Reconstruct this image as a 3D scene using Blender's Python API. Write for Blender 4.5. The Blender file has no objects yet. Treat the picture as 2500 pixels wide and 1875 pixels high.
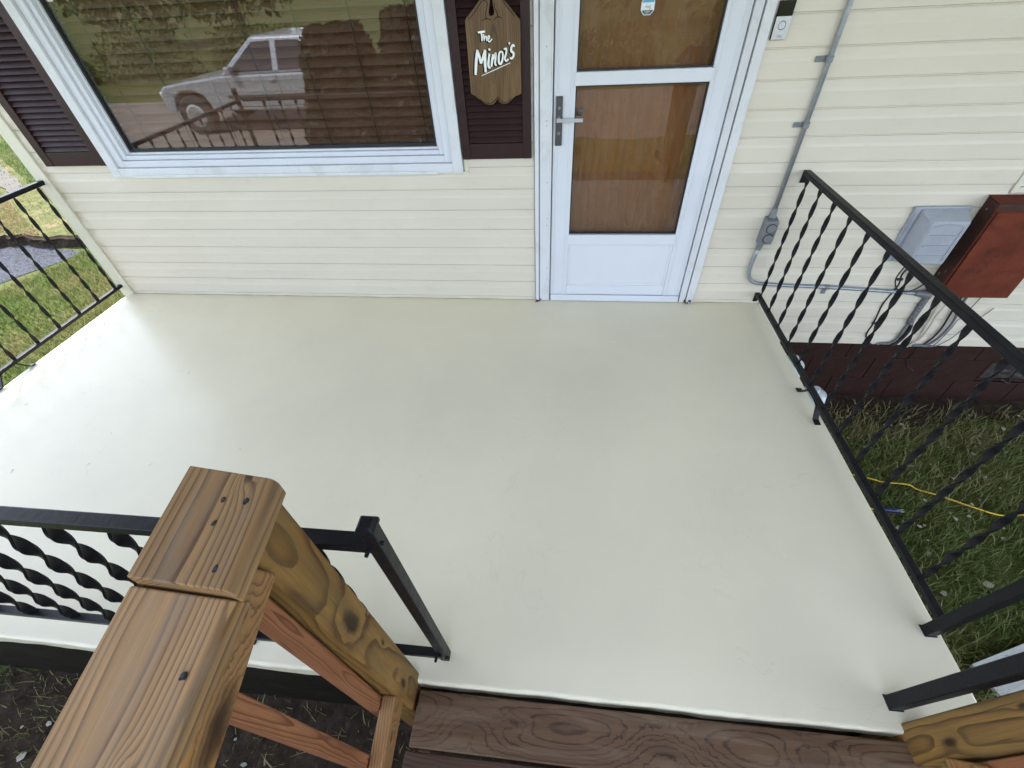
import bpy, bmesh, math, random
import numpy as np
from mathutils import Vector, Matrix, noise as mnoise
random.seed(7); rng = np.random.default_rng(7)
R = math.radians
sc = bpy.context.scene
col = sc.collection

# ------------------------------------------------------------------ camera, sky, sun, exposure
cd = bpy.data.cameras.new('camera'); cam = bpy.data.objects.new('camera', cd); col.objects.link(cam)
cam.location = (0.0, -2.45, 1.5807)
cam.rotation_euler = (R(46.17959), R(2.54625), R(5.5587))
cd.sensor_width = 36.0; cd.lens = 36.0 * 1061.115 / 2500.0
cd.clip_start = 0.02; cd.clip_end = 600
sc.camera = cam
SUN_DIR = Vector((0.43, -0.55, -1.0)).normalized()          # the way the light travels
world = bpy.data.worlds.new('World'); sc.world = world; world.use_nodes = True
wn = world.node_tree; wn.nodes.clear()
sky = wn.nodes.new('ShaderNodeTexSky'); sky.sky_type = 'NISHITA'; sky.sun_disc = False
sky.sun_elevation = math.asin(-SUN_DIR.z); sky.sun_rotation = math.atan2(-SUN_DIR.x, -SUN_DIR.y)
sky.air_density = 1.0; sky.dust_density = 0.5; sky.ozone_density = 1.0
bg = wn.nodes.new('ShaderNodeBackground'); bg.inputs['Strength'].default_value = 0.15
wo = wn.nodes.new('ShaderNodeOutputWorld')
hz = wn.nodes.new('ShaderNodeHueSaturation'); hz.inputs['Saturation'].default_value = 0.55   # hazy summer sky
wn.links.new(sky.outputs[0], hz.inputs['Color']); wn.links.new(hz.outputs[0], bg.inputs[0]); wn.links.new(bg.outputs[0], wo.inputs[0])
sl = bpy.data.lights.new('sun', 'SUN'); sl.energy = 2.3; sl.angle = R(0.53); sl.color = (1.0, 0.95, 0.87)
so = bpy.data.objects.new('sun', sl); col.objects.link(so)
so.rotation_euler = SUN_DIR.to_track_quat('-Z', 'Y').to_euler(); so.location = (-10, 12, 20)
sc.view_settings.view_transform = 'Standard'; sc.view_settings.look = 'None'
sc.view_settings.gamma = 1.0; sc.view_settings.use_curve_mapping = False
sc.view_settings.exposure = 2.42
sc.cycles.max_bounces = 8; sc.cycles.transparent_max_bounces = 16

# ------------------------------------------------------------------ node helper
class G:
    def __init__(s, name):
        s.m = bpy.data.materials.new(name); s.m.use_nodes = True
        s.t = s.m.node_tree; s.t.nodes.clear()
        s.out = s.n('ShaderNodeOutputMaterial')
    def n(s, t, **kw):
        x = s.t.nodes.new(t)
        for k, v in kw.items(): setattr(x, k, v)
        return x
    def set(s, sock, v):
        if hasattr(v, 'is_output'): s.t.links.new(v, sock)
        elif v is not None: sock.default_value = v
    def ma(s, op, a, b=None, c=None, clamp=False):
        x = s.n('ShaderNodeMath', operation=op); x.use_clamp = clamp
        s.set(x.inputs[0], a)
        if b is not None: s.set(x.inputs[1], b)
        if c is not None: s.set(x.inputs[2], c)
        return x.outputs[0]
    def obj(s): return s.n('ShaderNodeTexCoord').outputs['Object']
    def rnd(s): return s.n('ShaderNodeObjectInfo').outputs['Random']
    def sep(s, v):
        x = s.n('ShaderNodeSeparateXYZ'); s.set(x.inputs[0], v); return x.outputs
    def comb(s, a, b, c):
        x = s.n('ShaderNodeCombineXYZ')
        for i, v in enumerate((a, b, c)): s.set(x.inputs[i], v)
        return x.outputs[0]
    def vmul(s, v, k):
        x = s.n('ShaderNodeVectorMath', operation='MULTIPLY'); s.set(x.inputs[0], v); x.inputs[1].default_value = k
        return x.outputs[0]
    def noise(s, vec, scale=5, det=3, rough=.5, dist=0, out=0):
        x = s.n('ShaderNodeTexNoise'); s.set(x.inputs['Vector'], vec)
        x.inputs['Scale'].default_value = scale; x.inputs['Detail'].default_value = det
        x.inputs['Roughness'].default_value = rough; x.inputs['Distortion'].default_value = dist
        return x.outputs[out]
    def ramp(s, f, stops, interp='LINEAR'):
        x = s.n('ShaderNodeValToRGB'); s.set(x.inputs[0], f); r = x.color_ramp; r.interpolation = interp
        while len(r.elements) < len(stops): r.elements.new(.5)
        for e, (p, c) in zip(r.elements, stops):
            e.position = p; e.color = (c, c, c, 1) if isinstance(c, (int, float)) else (*c[:3], 1)
        return x.outputs[0]
    def mix(s, f, a, b, mode='MIX'):
        x = s.n('ShaderNodeMix', data_type='RGBA', blend_type=mode)
        s.set(x.inputs[0], f)
        for i, v in ((6, a), (7, b)):
            s.set(x.inputs[i], (*v[:3], 1) if isinstance(v, tuple) else v)
        return x.outputs[2]
    def bump(s, h, strength=.3, dist=.01, nrm=None):
        x = s.n('ShaderNodeBump'); x.inputs['Strength'].default_value = strength
        x.inputs['Distance'].default_value = dist; s.set(x.inputs['Height'], h)
        if nrm is not None: s.set(x.inputs['Normal'], nrm)
        return x.outputs[0]
    def bsdf(s, color, rough=.5, metal=0., nrm=None, spec=.5, coat=0.):
        x = s.n('ShaderNodeBsdfPrincipled')
        s.set(x.inputs['Base Color'], (*color[:3], 1) if isinstance(color, tuple) else color)
        s.set(x.inputs['Roughness'], rough); s.set(x.inputs['Metallic'], metal)
        x.inputs['Specular IOR Level'].default_value = spec
        x.inputs['Coat Weight'].default_value = coat
        if nrm is not None: s.set(x.inputs['Normal'], nrm)
        return x.outputs[0]
    def done(s, sh): s.t.links.new(sh, s.out.inputs[0]); return s.m

def paint(name, c, rough=.45, var=.12, scale=6., bump=.0, bscale=80., metal=0., spec=.5, dirt=None, dirt_amt=.5, coat=0.):
    g = G(name); v = g.obj()
    f = g.noise(v, scale, 4, .6)
    lo = tuple(x * (1 - var) for x in c); hi = tuple(min(1, x * (1 + var)) for x in c)
    cc = g.mix(g.ramp(f, [(.3, 0.), (.7, 1.)]), lo, hi)
    if dirt:
        d = g.ramp(g.noise(v, scale * 1.7, 6, .68, .4), [(.52, 0.), (.72, dirt_amt)])
        cc = g.mix(d, cc, dirt)
    nr = g.bump(g.noise(v, bscale, 4, .6), bump, .004) if bump else None
    rr = g.ma('MULTIPLY_ADD', g.noise(v, scale * 3, 3), .25, rough - .12)
    return g.done(g.bsdf(cc, rr, metal, nr, spec, coat))

def wood(name, light, mid, dark, freq=170., py=.02, pz=-.035, knots=(), rough=.62, gray=None, gray_amt=.4, wob=.02, bow=.35, streak=1.0, bump=.25, kdark=1., thin=False):
    """Sawn softwood: growth rings round a pith that wanders along the board (X along, Y across, Z thickness)."""
    g = G(name); rv = g.rnd(); x, y, z = g.sep(g.obj())
    x = g.ma('ADD', x, g.ma('MULTIPLY', rv, 0.0 if knots else 7.0))
    lx = g.ma('MULTIPLY', x, bow * 10)
    w1 = g.ma('MULTIPLY', g.ma('SUBTRACT', g.noise(g.comb(lx, g.ma('MULTIPLY', y, 6.), 1.3), .55, 3, .55), .5), wob * 2.2)
    w2 = g.ma('MULTIPLY', g.ma('SUBTRACT', g.noise(g.comb(lx, 4.7, g.ma('MULTIPLY', z, 6.)), .42, 3, .55), .5), wob * 3.2)
    yy = g.ma('ADD', g.ma('SUBTRACT', y, py), w1); zz = g.ma('ADD', g.ma('SUBTRACT', z, pz), w2)
    r = g.ma('SQRT', g.ma('ADD', g.ma('MULTIPLY', yy, yy), g.ma('MULTIPLY', zz, zz)))
    kd = None
    for kx, ky, ks in knots:
        dx = g.ma('MULTIPLY', g.ma('SUBTRACT', x, kx), .42); dy = g.ma('SUBTRACT', y, ky)
        d = g.ma('SQRT', g.ma('ADD', g.ma('MULTIPLY', dx, dx), g.ma('MULTIPLY', dy, dy)))
        d = g.ma('MULTIPLY_ADD', g.ma('SUBTRACT', g.noise(g.obj(), 28, 3, .6), .5), ks * .8, d)
        e = g.ma('POWER', 2.718, g.ma('MULTIPLY', g.ma('MULTIPLY', d, d), -1 / (ks * ks * 2.6)))
        r = g.ma('MULTIPLY_ADD', e, ks * 1.35, r)
        core = g.ma('SUBTRACT', 1., g.ma('DIVIDE', d, ks * .85), clamp=True)
        kd = core if kd is None else g.ma('MAXIMUM', kd, core)
    ring = g.ma('FRACT', g.ma('MULTIPLY_ADD', r, freq, g.ma('MULTIPLY', g.noise(g.comb(g.ma('MULTIPLY', x, 2.), g.ma('MULTIPLY', y, 30.), z), 1.4, 3), .25 if thin else .35)))
    late = g.ramp(ring, [(0., .08), (.58, .10), (.76, 1.), (.86, .9), (.92, .08)] if thin else [(0., .06), (.35, .12), (.62, .45), (.80, 1.), (.93, .95), (.97, .06)])
    fib = g.noise(g.comb(g.ma('MULTIPLY', x, 9.), g.ma('MULTIPLY', y, 420.), g.ma('MULTIPLY', z, 420.)), 1., 3, .6)
    mac = g.noise(g.comb(g.ma('MULTIPLY', x, 2.2), g.ma('MULTIPLY', y, 16.), g.ma('MULTIPLY', z, 16.)), 1., 4, .6, .5)
    c = g.mix(g.ramp(mac, [(.3, 0.), (.7, 1.)]), light, mid)
    c = g.mix(g.ma('MULTIPLY', g.ma('MULTIPLY', late, g.ramp(g.noise(g.comb(g.ma('MULTIPLY', x, 1.5), g.ma('MULTIPLY', y, 22.), g.ma('MULTIPLY', z, 22.)), 1., 3, .6), [(.25, .45), (.65, 1.)])), .95 * streak), c, dark)
    c = g.mix(g.ma('MULTIPLY', g.ramp(fib, [(.32, 1.), (.60, 0.)]), .45), c, tuple(v * .55 for v in mid))
    if gray:
        gm = g.ramp(g.noise(g.comb(g.ma('MULTIPLY', x, 3.), g.ma('MULTIPLY', y, 26.), g.ma('MULTIPLY', z, 26.)), 1., 5, .65, .8), [(.45, 0.), (.68, gray_amt)])
        c = g.mix(gm, c, gray)
    chk = g.ramp(g.noise(g.comb(g.ma('MULTIPLY', x, 4.), g.ma('MULTIPLY', y, 130.), g.ma('MULTIPLY', z, 130.)), 1., 2, .5), [(.265, 1.), (.30, 0.)])
    c = g.mix(g.ma('MULTIPLY', chk, .7), c, tuple(v * .25 for v in dark))
    if kd is not None: c = g.mix(g.ma('MULTIPLY', g.ramp(kd, [(.0, 0.), (.35, .55), (.6, .85), (1., .98)]), kdark), c, tuple(v * .32 for v in dark))
    h = g.ma('ADD', g.ma('MULTIPLY', late, .5), g.ma('SUBTRACT', g.ma('MULTIPLY', fib, .6), g.ma('MULTIPLY', chk, 1.5)))
    return g.done(g.bsdf(c, rough, 0., g.bump(h, bump, .0012), .35))

def glass(name, tint=(1, 1, 1), f0=.06, dust=.0):
    g = G(name)
    geo = g.n('ShaderNodeNewGeometry')
    d = g.n('ShaderNodeVectorMath', operation='DOT_PRODUCT')
    g.t.links.new(geo.outputs['Incoming'], d.inputs[0]); g.t.links.new(geo.outputs['Normal'], d.inputs[1])
    c = g.ma('SUBTRACT', 1., g.ma('ABSOLUTE', d.outputs['Value']), clamp=True)
    f = g.ma('MULTIPLY_ADD', g.ma('POWER', c, 5.), 1 - f0, f0)
    tr = g.n('ShaderNodeBsdfTransparent'); tr.inputs[0].default_value = (*tint, 1)
    gl = g.n('ShaderNodeBsdfGlossy'); gl.inputs['Roughness'].default_value = 0.0
    g.set(gl.inputs['Normal'], g.bump(g.noise(g.obj(), 1.2, 2), .012, .05))
    m = g.n('ShaderNodeMixShader'); g.set(m.inputs[0], f); g.t.links.new(tr.outputs[0], m.inputs[1]); g.t.links.new(gl.outputs[0], m.inputs[2])
    sh = m.outputs[0]
    if dust:
        df = g.n('ShaderNodeBsdfDiffuse'); df.inputs[0].default_value = (.6, .56, .5, 1)
        k = g.ma('ADD', g.ramp(g.noise(g.vmul(g.obj(), (30, 30, 6)), 1., 6, .7, 1.5), [(.45, 0.), (.8, dust)]),
                 g.ramp(g.noise(g.obj(), 240, 2), [(.76, 0.), (.79, dust * 5)]))
        m2 = g.n('ShaderNodeMixShader'); g.set(m2.inputs[0], k); g.t.links.new(sh, m2.inputs[1]); g.t.links.new(df.outputs[0], m2.inputs[2]); sh = m2.outputs[0]
    return g.done(sh)

# ------------------------------------------------------------------ materials
M = {}
def siding_mat():
    g = G('cream_vinyl'); x, y, z = g.sep(g.obj())
    n1 = g.noise(g.vmul(g.obj(), (1.2, 1, 3)), 1.6, 4, .6)
    c = g.mix(g.ramp(n1, [(.3, 0.), (.7, 1.)]), (.605, .548, .458), (.650, .592, .500))
    c = g.mix(g.ma('MULTIPLY', g.rnd(), .25), c, (.72, .66, .56))
    # brown stain leaking out at the corner post, its own ragged shape
    st = g.ma('MULTIPLY', g.ramp(x, [(0., 1.), (1., 1.)]), 1.)
    near = g.ma('SUBTRACT', 1., g.ma('MULTIPLY', g.ma('ABSOLUTE', g.ma('ADD', x, 3.05)), 16.), clamp=True)
    st = g.ma('MULTIPLY', near, g.ramp(g.noise(g.obj(), 14, 5, .65), [(.38, 0.), (.62, .75)]))
    c = g.mix(st, c, (.36, .28, .17))
    grime = g.ramp(g.noise(g.vmul(g.obj(), (3, 1, 9)), 2.2, 6, .7, .6), [(.55, 0.), (.8, .22)])
    c = g.mix(grime, c, (.40, .37, .29))
    grain = g.noise(g.vmul(g.obj(), (3, 40, 140)), 1., 3, .6)
    wav = g.noise(g.vmul(g.obj(), (1.1, 1, 2.2)), 1.5, 2)
    nr = g.bump(grain, .12, .002, g.bump(wav, .5, .02))
    return g.done(g.bsdf(c, .42, 0., nr, .4))
M['siding'] = siding_mat()
M['trim'] = paint('cream_trim', (.66, .625, .51), .4, .05, 3, dirt=(.35, .29, .2), dirt_amt=.25)
M['white'] = paint('white_aluminium', (.635, .655, .715), .34, .03, 3, .05, 60, dirt=(.45, .45, .43), dirt_amt=.12)
M['white2'] = paint('white_frame', (.63, .64, .67), .42, .05, 4, .08, 120, dirt=(.36, .34, .31), dirt_amt=.4)
M['shutter'] = paint('brown_vinyl', (.025, .0088, .0092), .45, .15, 8, .3, 140, spec=.3)
M['blind'] = wood('blind_wood', (.145, .055, .025), (.122, .046, .020), (.08, .030, .013), 60, .0, -.05, rough=.5, wob=.01, streak=.5, bump=.1)
M['cordm'] = paint('blind_cord', (.035, .02, .013), .8)
M['glass'] = glass('window_glass', (.93, .95, .94), .10, .015)
M['doorglass'] = glass('door_glass', (.95, .95, .93), .04, .05)
M['gasket'] = paint('black_gasket', (.012, .012, .014), .5)
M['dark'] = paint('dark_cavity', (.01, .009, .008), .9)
M['innerdoor'] = wood('stained_door', (.225, .085, .020), (.185, .067, .015), (.13, .045, .010), 30, .25, -.28, rough=.4, wob=.03, streak=.5)
M['pewter'] = paint('grey_metal_latch', (.085, .085, .092), .4, .08, 9, metal=.6)
M['iron'] = paint('black_enamel', (.0065, .006, .0085), .42, .15, 14, .16, 60, spec=.22, dirt=(.022, .022, .029), dirt_amt=.3)
M['galv'] = paint('galvanised_steel', (.30, .33, .37), .42, .15, 30, .15, 120, metal=.55, dirt=(.30, .31, .32), dirt_amt=.5)
M['castgray'] = paint('cast_grey_metal', (.20, .21, .225), .5, .15, 25, .4, 160, metal=.3)
M['telegray'] = paint('weathered_grey_plastic', (.32, .338, .385), .55, .07, 9, .15, 150, dirt=(.40, .43, .49), dirt_amt=.5)
M['rust'] = paint('rust_red_paint', (.125, .029, .015), .7, .35, 5, .3, 90, spec=.12, dirt=(.042, .016, .012), dirt_amt=.9)
M['shadepaint'] = paint('shade_brown_paint', (.034, .011, .008), .55, .3, 8, .3, 90, spec=.3, dirt=(.07, .03, .02), dirt_amt=.4)  # dark brown carries the shade on the rust panel's side
M['blackcable'] = paint('black_cable', (.015, .015, .017), .5)
M['graycable'] = paint('grey_cable', (.13, .135, .16), .55, .15)
M['creamcable'] = paint('cream_cable', (.52, .48, .40), .5)
M['service'] = paint('weathered_sheath', (.13, .13, .135), .8, .5, 60, .8, 120, dirt=(.42, .42, .42), dirt_amt=.8)
M['orange'] = paint('orange_tag', (.55, .07, .03), .5)
M['yellow'] = paint('yellow_cord', (.62, .40, .03), .45, .1, 30)
M['blue'] = paint('blue_plug', (.006, .014, .085), .35)
M['brass'] = paint('plug_blade', (.7, .65, .5), .3, metal=.8)
M['block'] = paint('brown_painted_block', (.026, .0085, .0065), .65, .25, 9, .7, 130, spec=.2, dirt=(.045, .022, .018), dirt_amt=.3)
M['mortar'] = paint('pale_mortar', (.17, .12, .105), .9, .2, 30)
M['plastic_sheet'] = paint('grey_plastic_sheet', (.035, .027, .028), .45, .2, 12)
M['pale_plastic'] = paint('pale_plastic', (.50, .55, .58), .25, .15, 14, dirt=(.25, .26, .25), dirt_amt=.5)
M['black_gloss'] = paint('black_gloss', (.006, .006, .008), .08)
M['satin'] = paint('satin_nickel', (.50, .51, .56), .32, .03, metal=.55)
M['gray_print'] = paint('grey_print', (.22, .23, .25), .5)
M['sticker_blue'] = paint('sticker_blue', (.09, .33, .55), .4)
M['sticker_white'] = paint('sticker_white', (.72, .75, .78), .4)
M['sticker_dark'] = paint('sticker_charcoal', (.035, .04, .055), .4)
M['letter'] = paint('white_lettering', (.80, .82, .80), .5, .06, 60)
M['letterblack'] = paint('black_shadow_lettering', (.004, .004, .004), .7, spec=.1)
M['screw'] = paint('deck_screw', (.03, .045, .05), .4, .2, metal=.5)
M['signwood'] = wood('sign_board', (.165, .092, .036), (.105, .056, .021), (.040, .020, .008), 120, .0, -.045, rough=.42, wob=.03, bow=.3, streak=.7, gray=(.20, .13, .065), gray_amt=.6)
M['capwood'] = wood('rail_cap_pine', (.355, .200, .078), (.225, .115, .039), (.055, .023, .008), 165, -.022, -.060, knots=((-.075, .030, .010),), rough=.62, gray=(.185, .130, .080), gray_amt=.65, wob=.022, bow=.17, streak=1.1, bump=.4)
M['railwood'] = wood('rail_board_pine', (.36, .185, .064), (.24, .112, .035), (.08, .031, .010), 170, .01, -.06, rough=.6, gray=(.20, .14, .08), gray_amt=.4, wob=.016, knots=((-.232, .012, .010), (-.11, -.012, .030)))
M['postwood'] = wood('treated_post', (.29, .158, .040), (.180, .090, .021), (.062, .027, .007), 62, -.010, .018, knots=((.50, -.002, .026), (.03, -.012, .013), (.28, .02, .009)), rough=.62, streak=1.2, gray=(.13, .090, .032), gray_amt=.6, wob=.042, bow=.26)
M['redwood'] = wood('reddish_baluster', (.33, .140, .062), (.235, .088, .038), (.10, .032, .013), 210, .004, -.03, rough=.65, wob=.012)
M['treadwood'] = wood('weathered_tread', (.150, .080, .040), (.102, .051, .025), (.030, .014, .007), 125, .012, -.034, knots=((-.53, -.008, .030), (-.40, .012, .012), (.02, -.012, .034), (.42, .010, .026)), kdark=.22, thin=True, rough=.6, gray=(.21, .150, .098), gray_amt=.5, wob=.026, streak=1.1, bow=.15)
M['treadwood2'] = wood('dark_tread', (.105, .054, .031), (.075, .037, .021), (.030, .014, .008), 170, .01, -.045, rough=.6, gray=(.14, .11, .10), gray_amt=.4, wob=.02)
M['whiteboard'] = wood('weathered_white_board', (.50, .50, .47), (.45, .45, .42), (.34, .34, .32), 60, .0, -.05, rough=.6, streak=.5)
M['shingle'] = paint('grey_shingle', (.09, .085, .08), .9, .2, 20, .6)
M['soffit'] = paint('white_soffit', (.72, .72, .68), .5)
M['truck'] = paint('silver_car_paint', (.33, .35, .39), .25, .02, metal=.3, coat=.6)
M['truckglass'] = paint('dark_car_glass', (.012, .013, .015), .05)
M['tyre'] = paint('tyre_rubber', (.02, .02, .02), .8)
M['rim'] = paint('alloy_rim', (.4, .4, .42), .3, metal=.7)
M['lamp'] = paint('headlamp_glass', (.7, .7, .72), .1)
M['taillamp'] = paint('tail_lamp', (.3, .01, .01), .2)
M['bark'] = paint('bark', (.09, .065, .045), .9, .3, 12, .8, 40)
def leafmat(name, a, b):
    g = G(name); at = g.n('ShaderNodeAttribute', attribute_name='tone')
    c = g.mix(at.outputs['Fac'], a, b)
    sh = g.bsdf(c, .55, 0., None, .3)
    tl = g.n('ShaderNodeBsdfTranslucent'); g.set(tl.inputs[0], c)
    m = g.n('ShaderNodeMixShader'); m.inputs[0].default_value = .25
    g.t.links.new(sh, m.inputs[1]); g.t.links.new(tl.outputs[0], m.inputs[2])
    return g.done(m.outputs[0])
M['yewleaf'] = leafmat('yew_leaf', (.008, .012, .005), (.020, .028, .009))
M['leaf'] = leafmat('tree_leaf', (.035, .070, .015), (.095, .140, .030))
def grassmat(name, lo, hi, dlo, dhi):
    g = G(name)
    at = g.n('ShaderNodeAttribute', attribute_name='tone'); dr = g.n('ShaderNodeAttribute', attribute_name='dry')
    c = g.mix(dr.outputs['Fac'], g.mix(at.outputs['Fac'], lo, hi), g.mix(at.outputs['Fac'], dlo, dhi))
    sh = g.bsdf(c, .5, 0., None, .25)
    tl = g.n('ShaderNodeBsdfTranslucent'); g.set(tl.inputs[0], c)
    m = g.n('ShaderNodeMixShader'); m.inputs[0].default_value = .3
    g.t.links.new(sh, m.inputs[1]); g.t.links.new(tl.outputs[0], m.inputs[2])
    return g.done(m.outputs[0])
M['grass'] = grassmat('grass_blades', (.056, .098, .022), (.215, .285, .075), (.24, .175, .085), (.42, .33, .18))
def lawnmat(name, dry0=.55):
    g = G(name); v = g.obj()
    a = g.noise(v, .9, 6, .65, .3); b = g.noise(v, 40, 4, .7); c3 = g.noise(v, 7, 5, .65)
    gr = g.mix(b, (.040, .052, .016), (.115, .135, .042))
    dr = g.mix(b, (.13, .095, .055), (.30, .23, .13))
    f = g.ramp(g.ma('ADD', g.ma('MULTIPLY', a, .7), g.ma('MULTIPLY', c3, .35)), [(dry0, 0.), (dry0 + .1, 1.)])
    c = g.mix(f, gr, dr)
    c = g.mix(g.ramp(g.noise(v, .35, 5, .7, .5), [(.42, 0.), (.6, .55)]), c, (.10, .115, .035))
    return g.done(g.bsdf(c, .9, 0., g.bump(b, .8, .03), .1))
M['lawn'] = lawnmat('lawn_soil', .58)
M['lawn2'] = lawnmat('dry_lawn_soil', .50)
M['soil'] = paint('dark_soil', (.034, .024, .017), .95, .45, 14, 1.0, 30, spec=.1, dirt=(.10, .075, .055), dirt_amt=.6)
def gravelmat():
    g = G('grey_gravel'); v = g.obj()
    x = g.n('ShaderNodeTexVoronoi'); g.set(x.inputs['Vector'], v); x.inputs['Scale'].default_value = 42
    c = g.mix(g.sep(x.outputs['Color'])[0], (.026, .028, .039), (.070, .075, .096))
    return g.done(g.bsdf(c, .9, 0., g.bump(x.outputs['Distance'], .9, .02), .2))
M['gravel'] = gravelmat()
M['drive'] = paint('pale_dirt_drive', (.19, .165, .145), .95, .2, 1.5, .8, 40, spec=.1, dirt=(.30, .23, .16), dirt_amt=.6)
M['concrete'] = paint('path_concrete', (.075, .066, .054), .9, .1, 4, .4, 60)
def slabmat():
    g = G('cream_porch_paint'); v = g.obj()
    n = g.noise(v, 1.1, 5, .6, .3); n2 = g.noise(v, 6.0, 5, .6, .2)
    c = g.mix(g.ramp(n, [(.3, 0.), (.7, 1.)]), (.700, .638, .492), (.780, .715, .540))
    c = g.mix(g.ramp(n2, [(.4, 0.), (.8, .10)]), c, (.60, .57, .46))
    c = g.mix(g.ramp(g.noise(v, 38, 4, .7), [(.66, 0.), (.80, .22)]), c, (.48, .44, .36))
    sp = g.ramp(g.noise(v, 70, 3, .6), [(.765, 0.), (.79, .5)])
    c = g.mix(sp, c, (.80, .78, .70))
    # old trowel ridges and paint edges: ragged contour lines of noise fields, in patches only
    ln = g.noise(v, 2.6, 4, .6, .9); ln2 = g.noise(v, 5.5, 4, .6, .6)
    rid = g.ramp(g.ma('ABSOLUTE', g.ma('SUBTRACT', ln, .5)), [(0., 1.), (.005, 0.)])
    rid2 = g.ramp(g.ma('ABSOLUTE', g.ma('SUBTRACT', ln2, .47)), [(0., 1.), (.004, 0.)])
    patch = g.ramp(g.noise(v, 1.7, 3, .6), [(.53, 0.), (.60, 1.)]); patch2 = g.ramp(g.noise(g.vmul(v, (1, 1, 3)), 2.9, 3, .6), [(.60, 0.), (.66, 1.)])
    hl = g.ma('ADD', g.ma('MULTIPLY', rid, patch), g.ma('MULTIPLY', g.ma('MULTIPLY', rid2, patch2), .25))
    c = g.mix(g.ma('MULTIPLY', hl, .14), c, (.46, .43, .36))
    h = g.ma('ADD', g.ma('MULTIPLY', hl, .35), g.ma('MULTIPLY', g.noise(v, 9, 3, .5), .6))
    h = g.ma('ADD', h, g.ma('MULTIPLY', g.noise(v, 260, 2, .5), .10)); h = g.ma('ADD', h, g.ma('MULTIPLY', sp, .6))
    nr = g.bump(h, .30, .005, g.bump(g.noise(v, 1.7, 3), .35, .02))
    rr = g.ma('MULTIPLY_ADD', g.noise(v, 2.4, 5, .65, .4), .14, .25)
    return g.done(g.bsdf(c, rr, 0., nr, .34))
M['slab'] = slabmat()
M['slabside'] = paint('mossy_brown_wall', (.012, .009, .006), .9, .3, 6, .6, 60, spec=.1, dirt=(.018, .022, .008), dirt_amt=.8)

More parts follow.
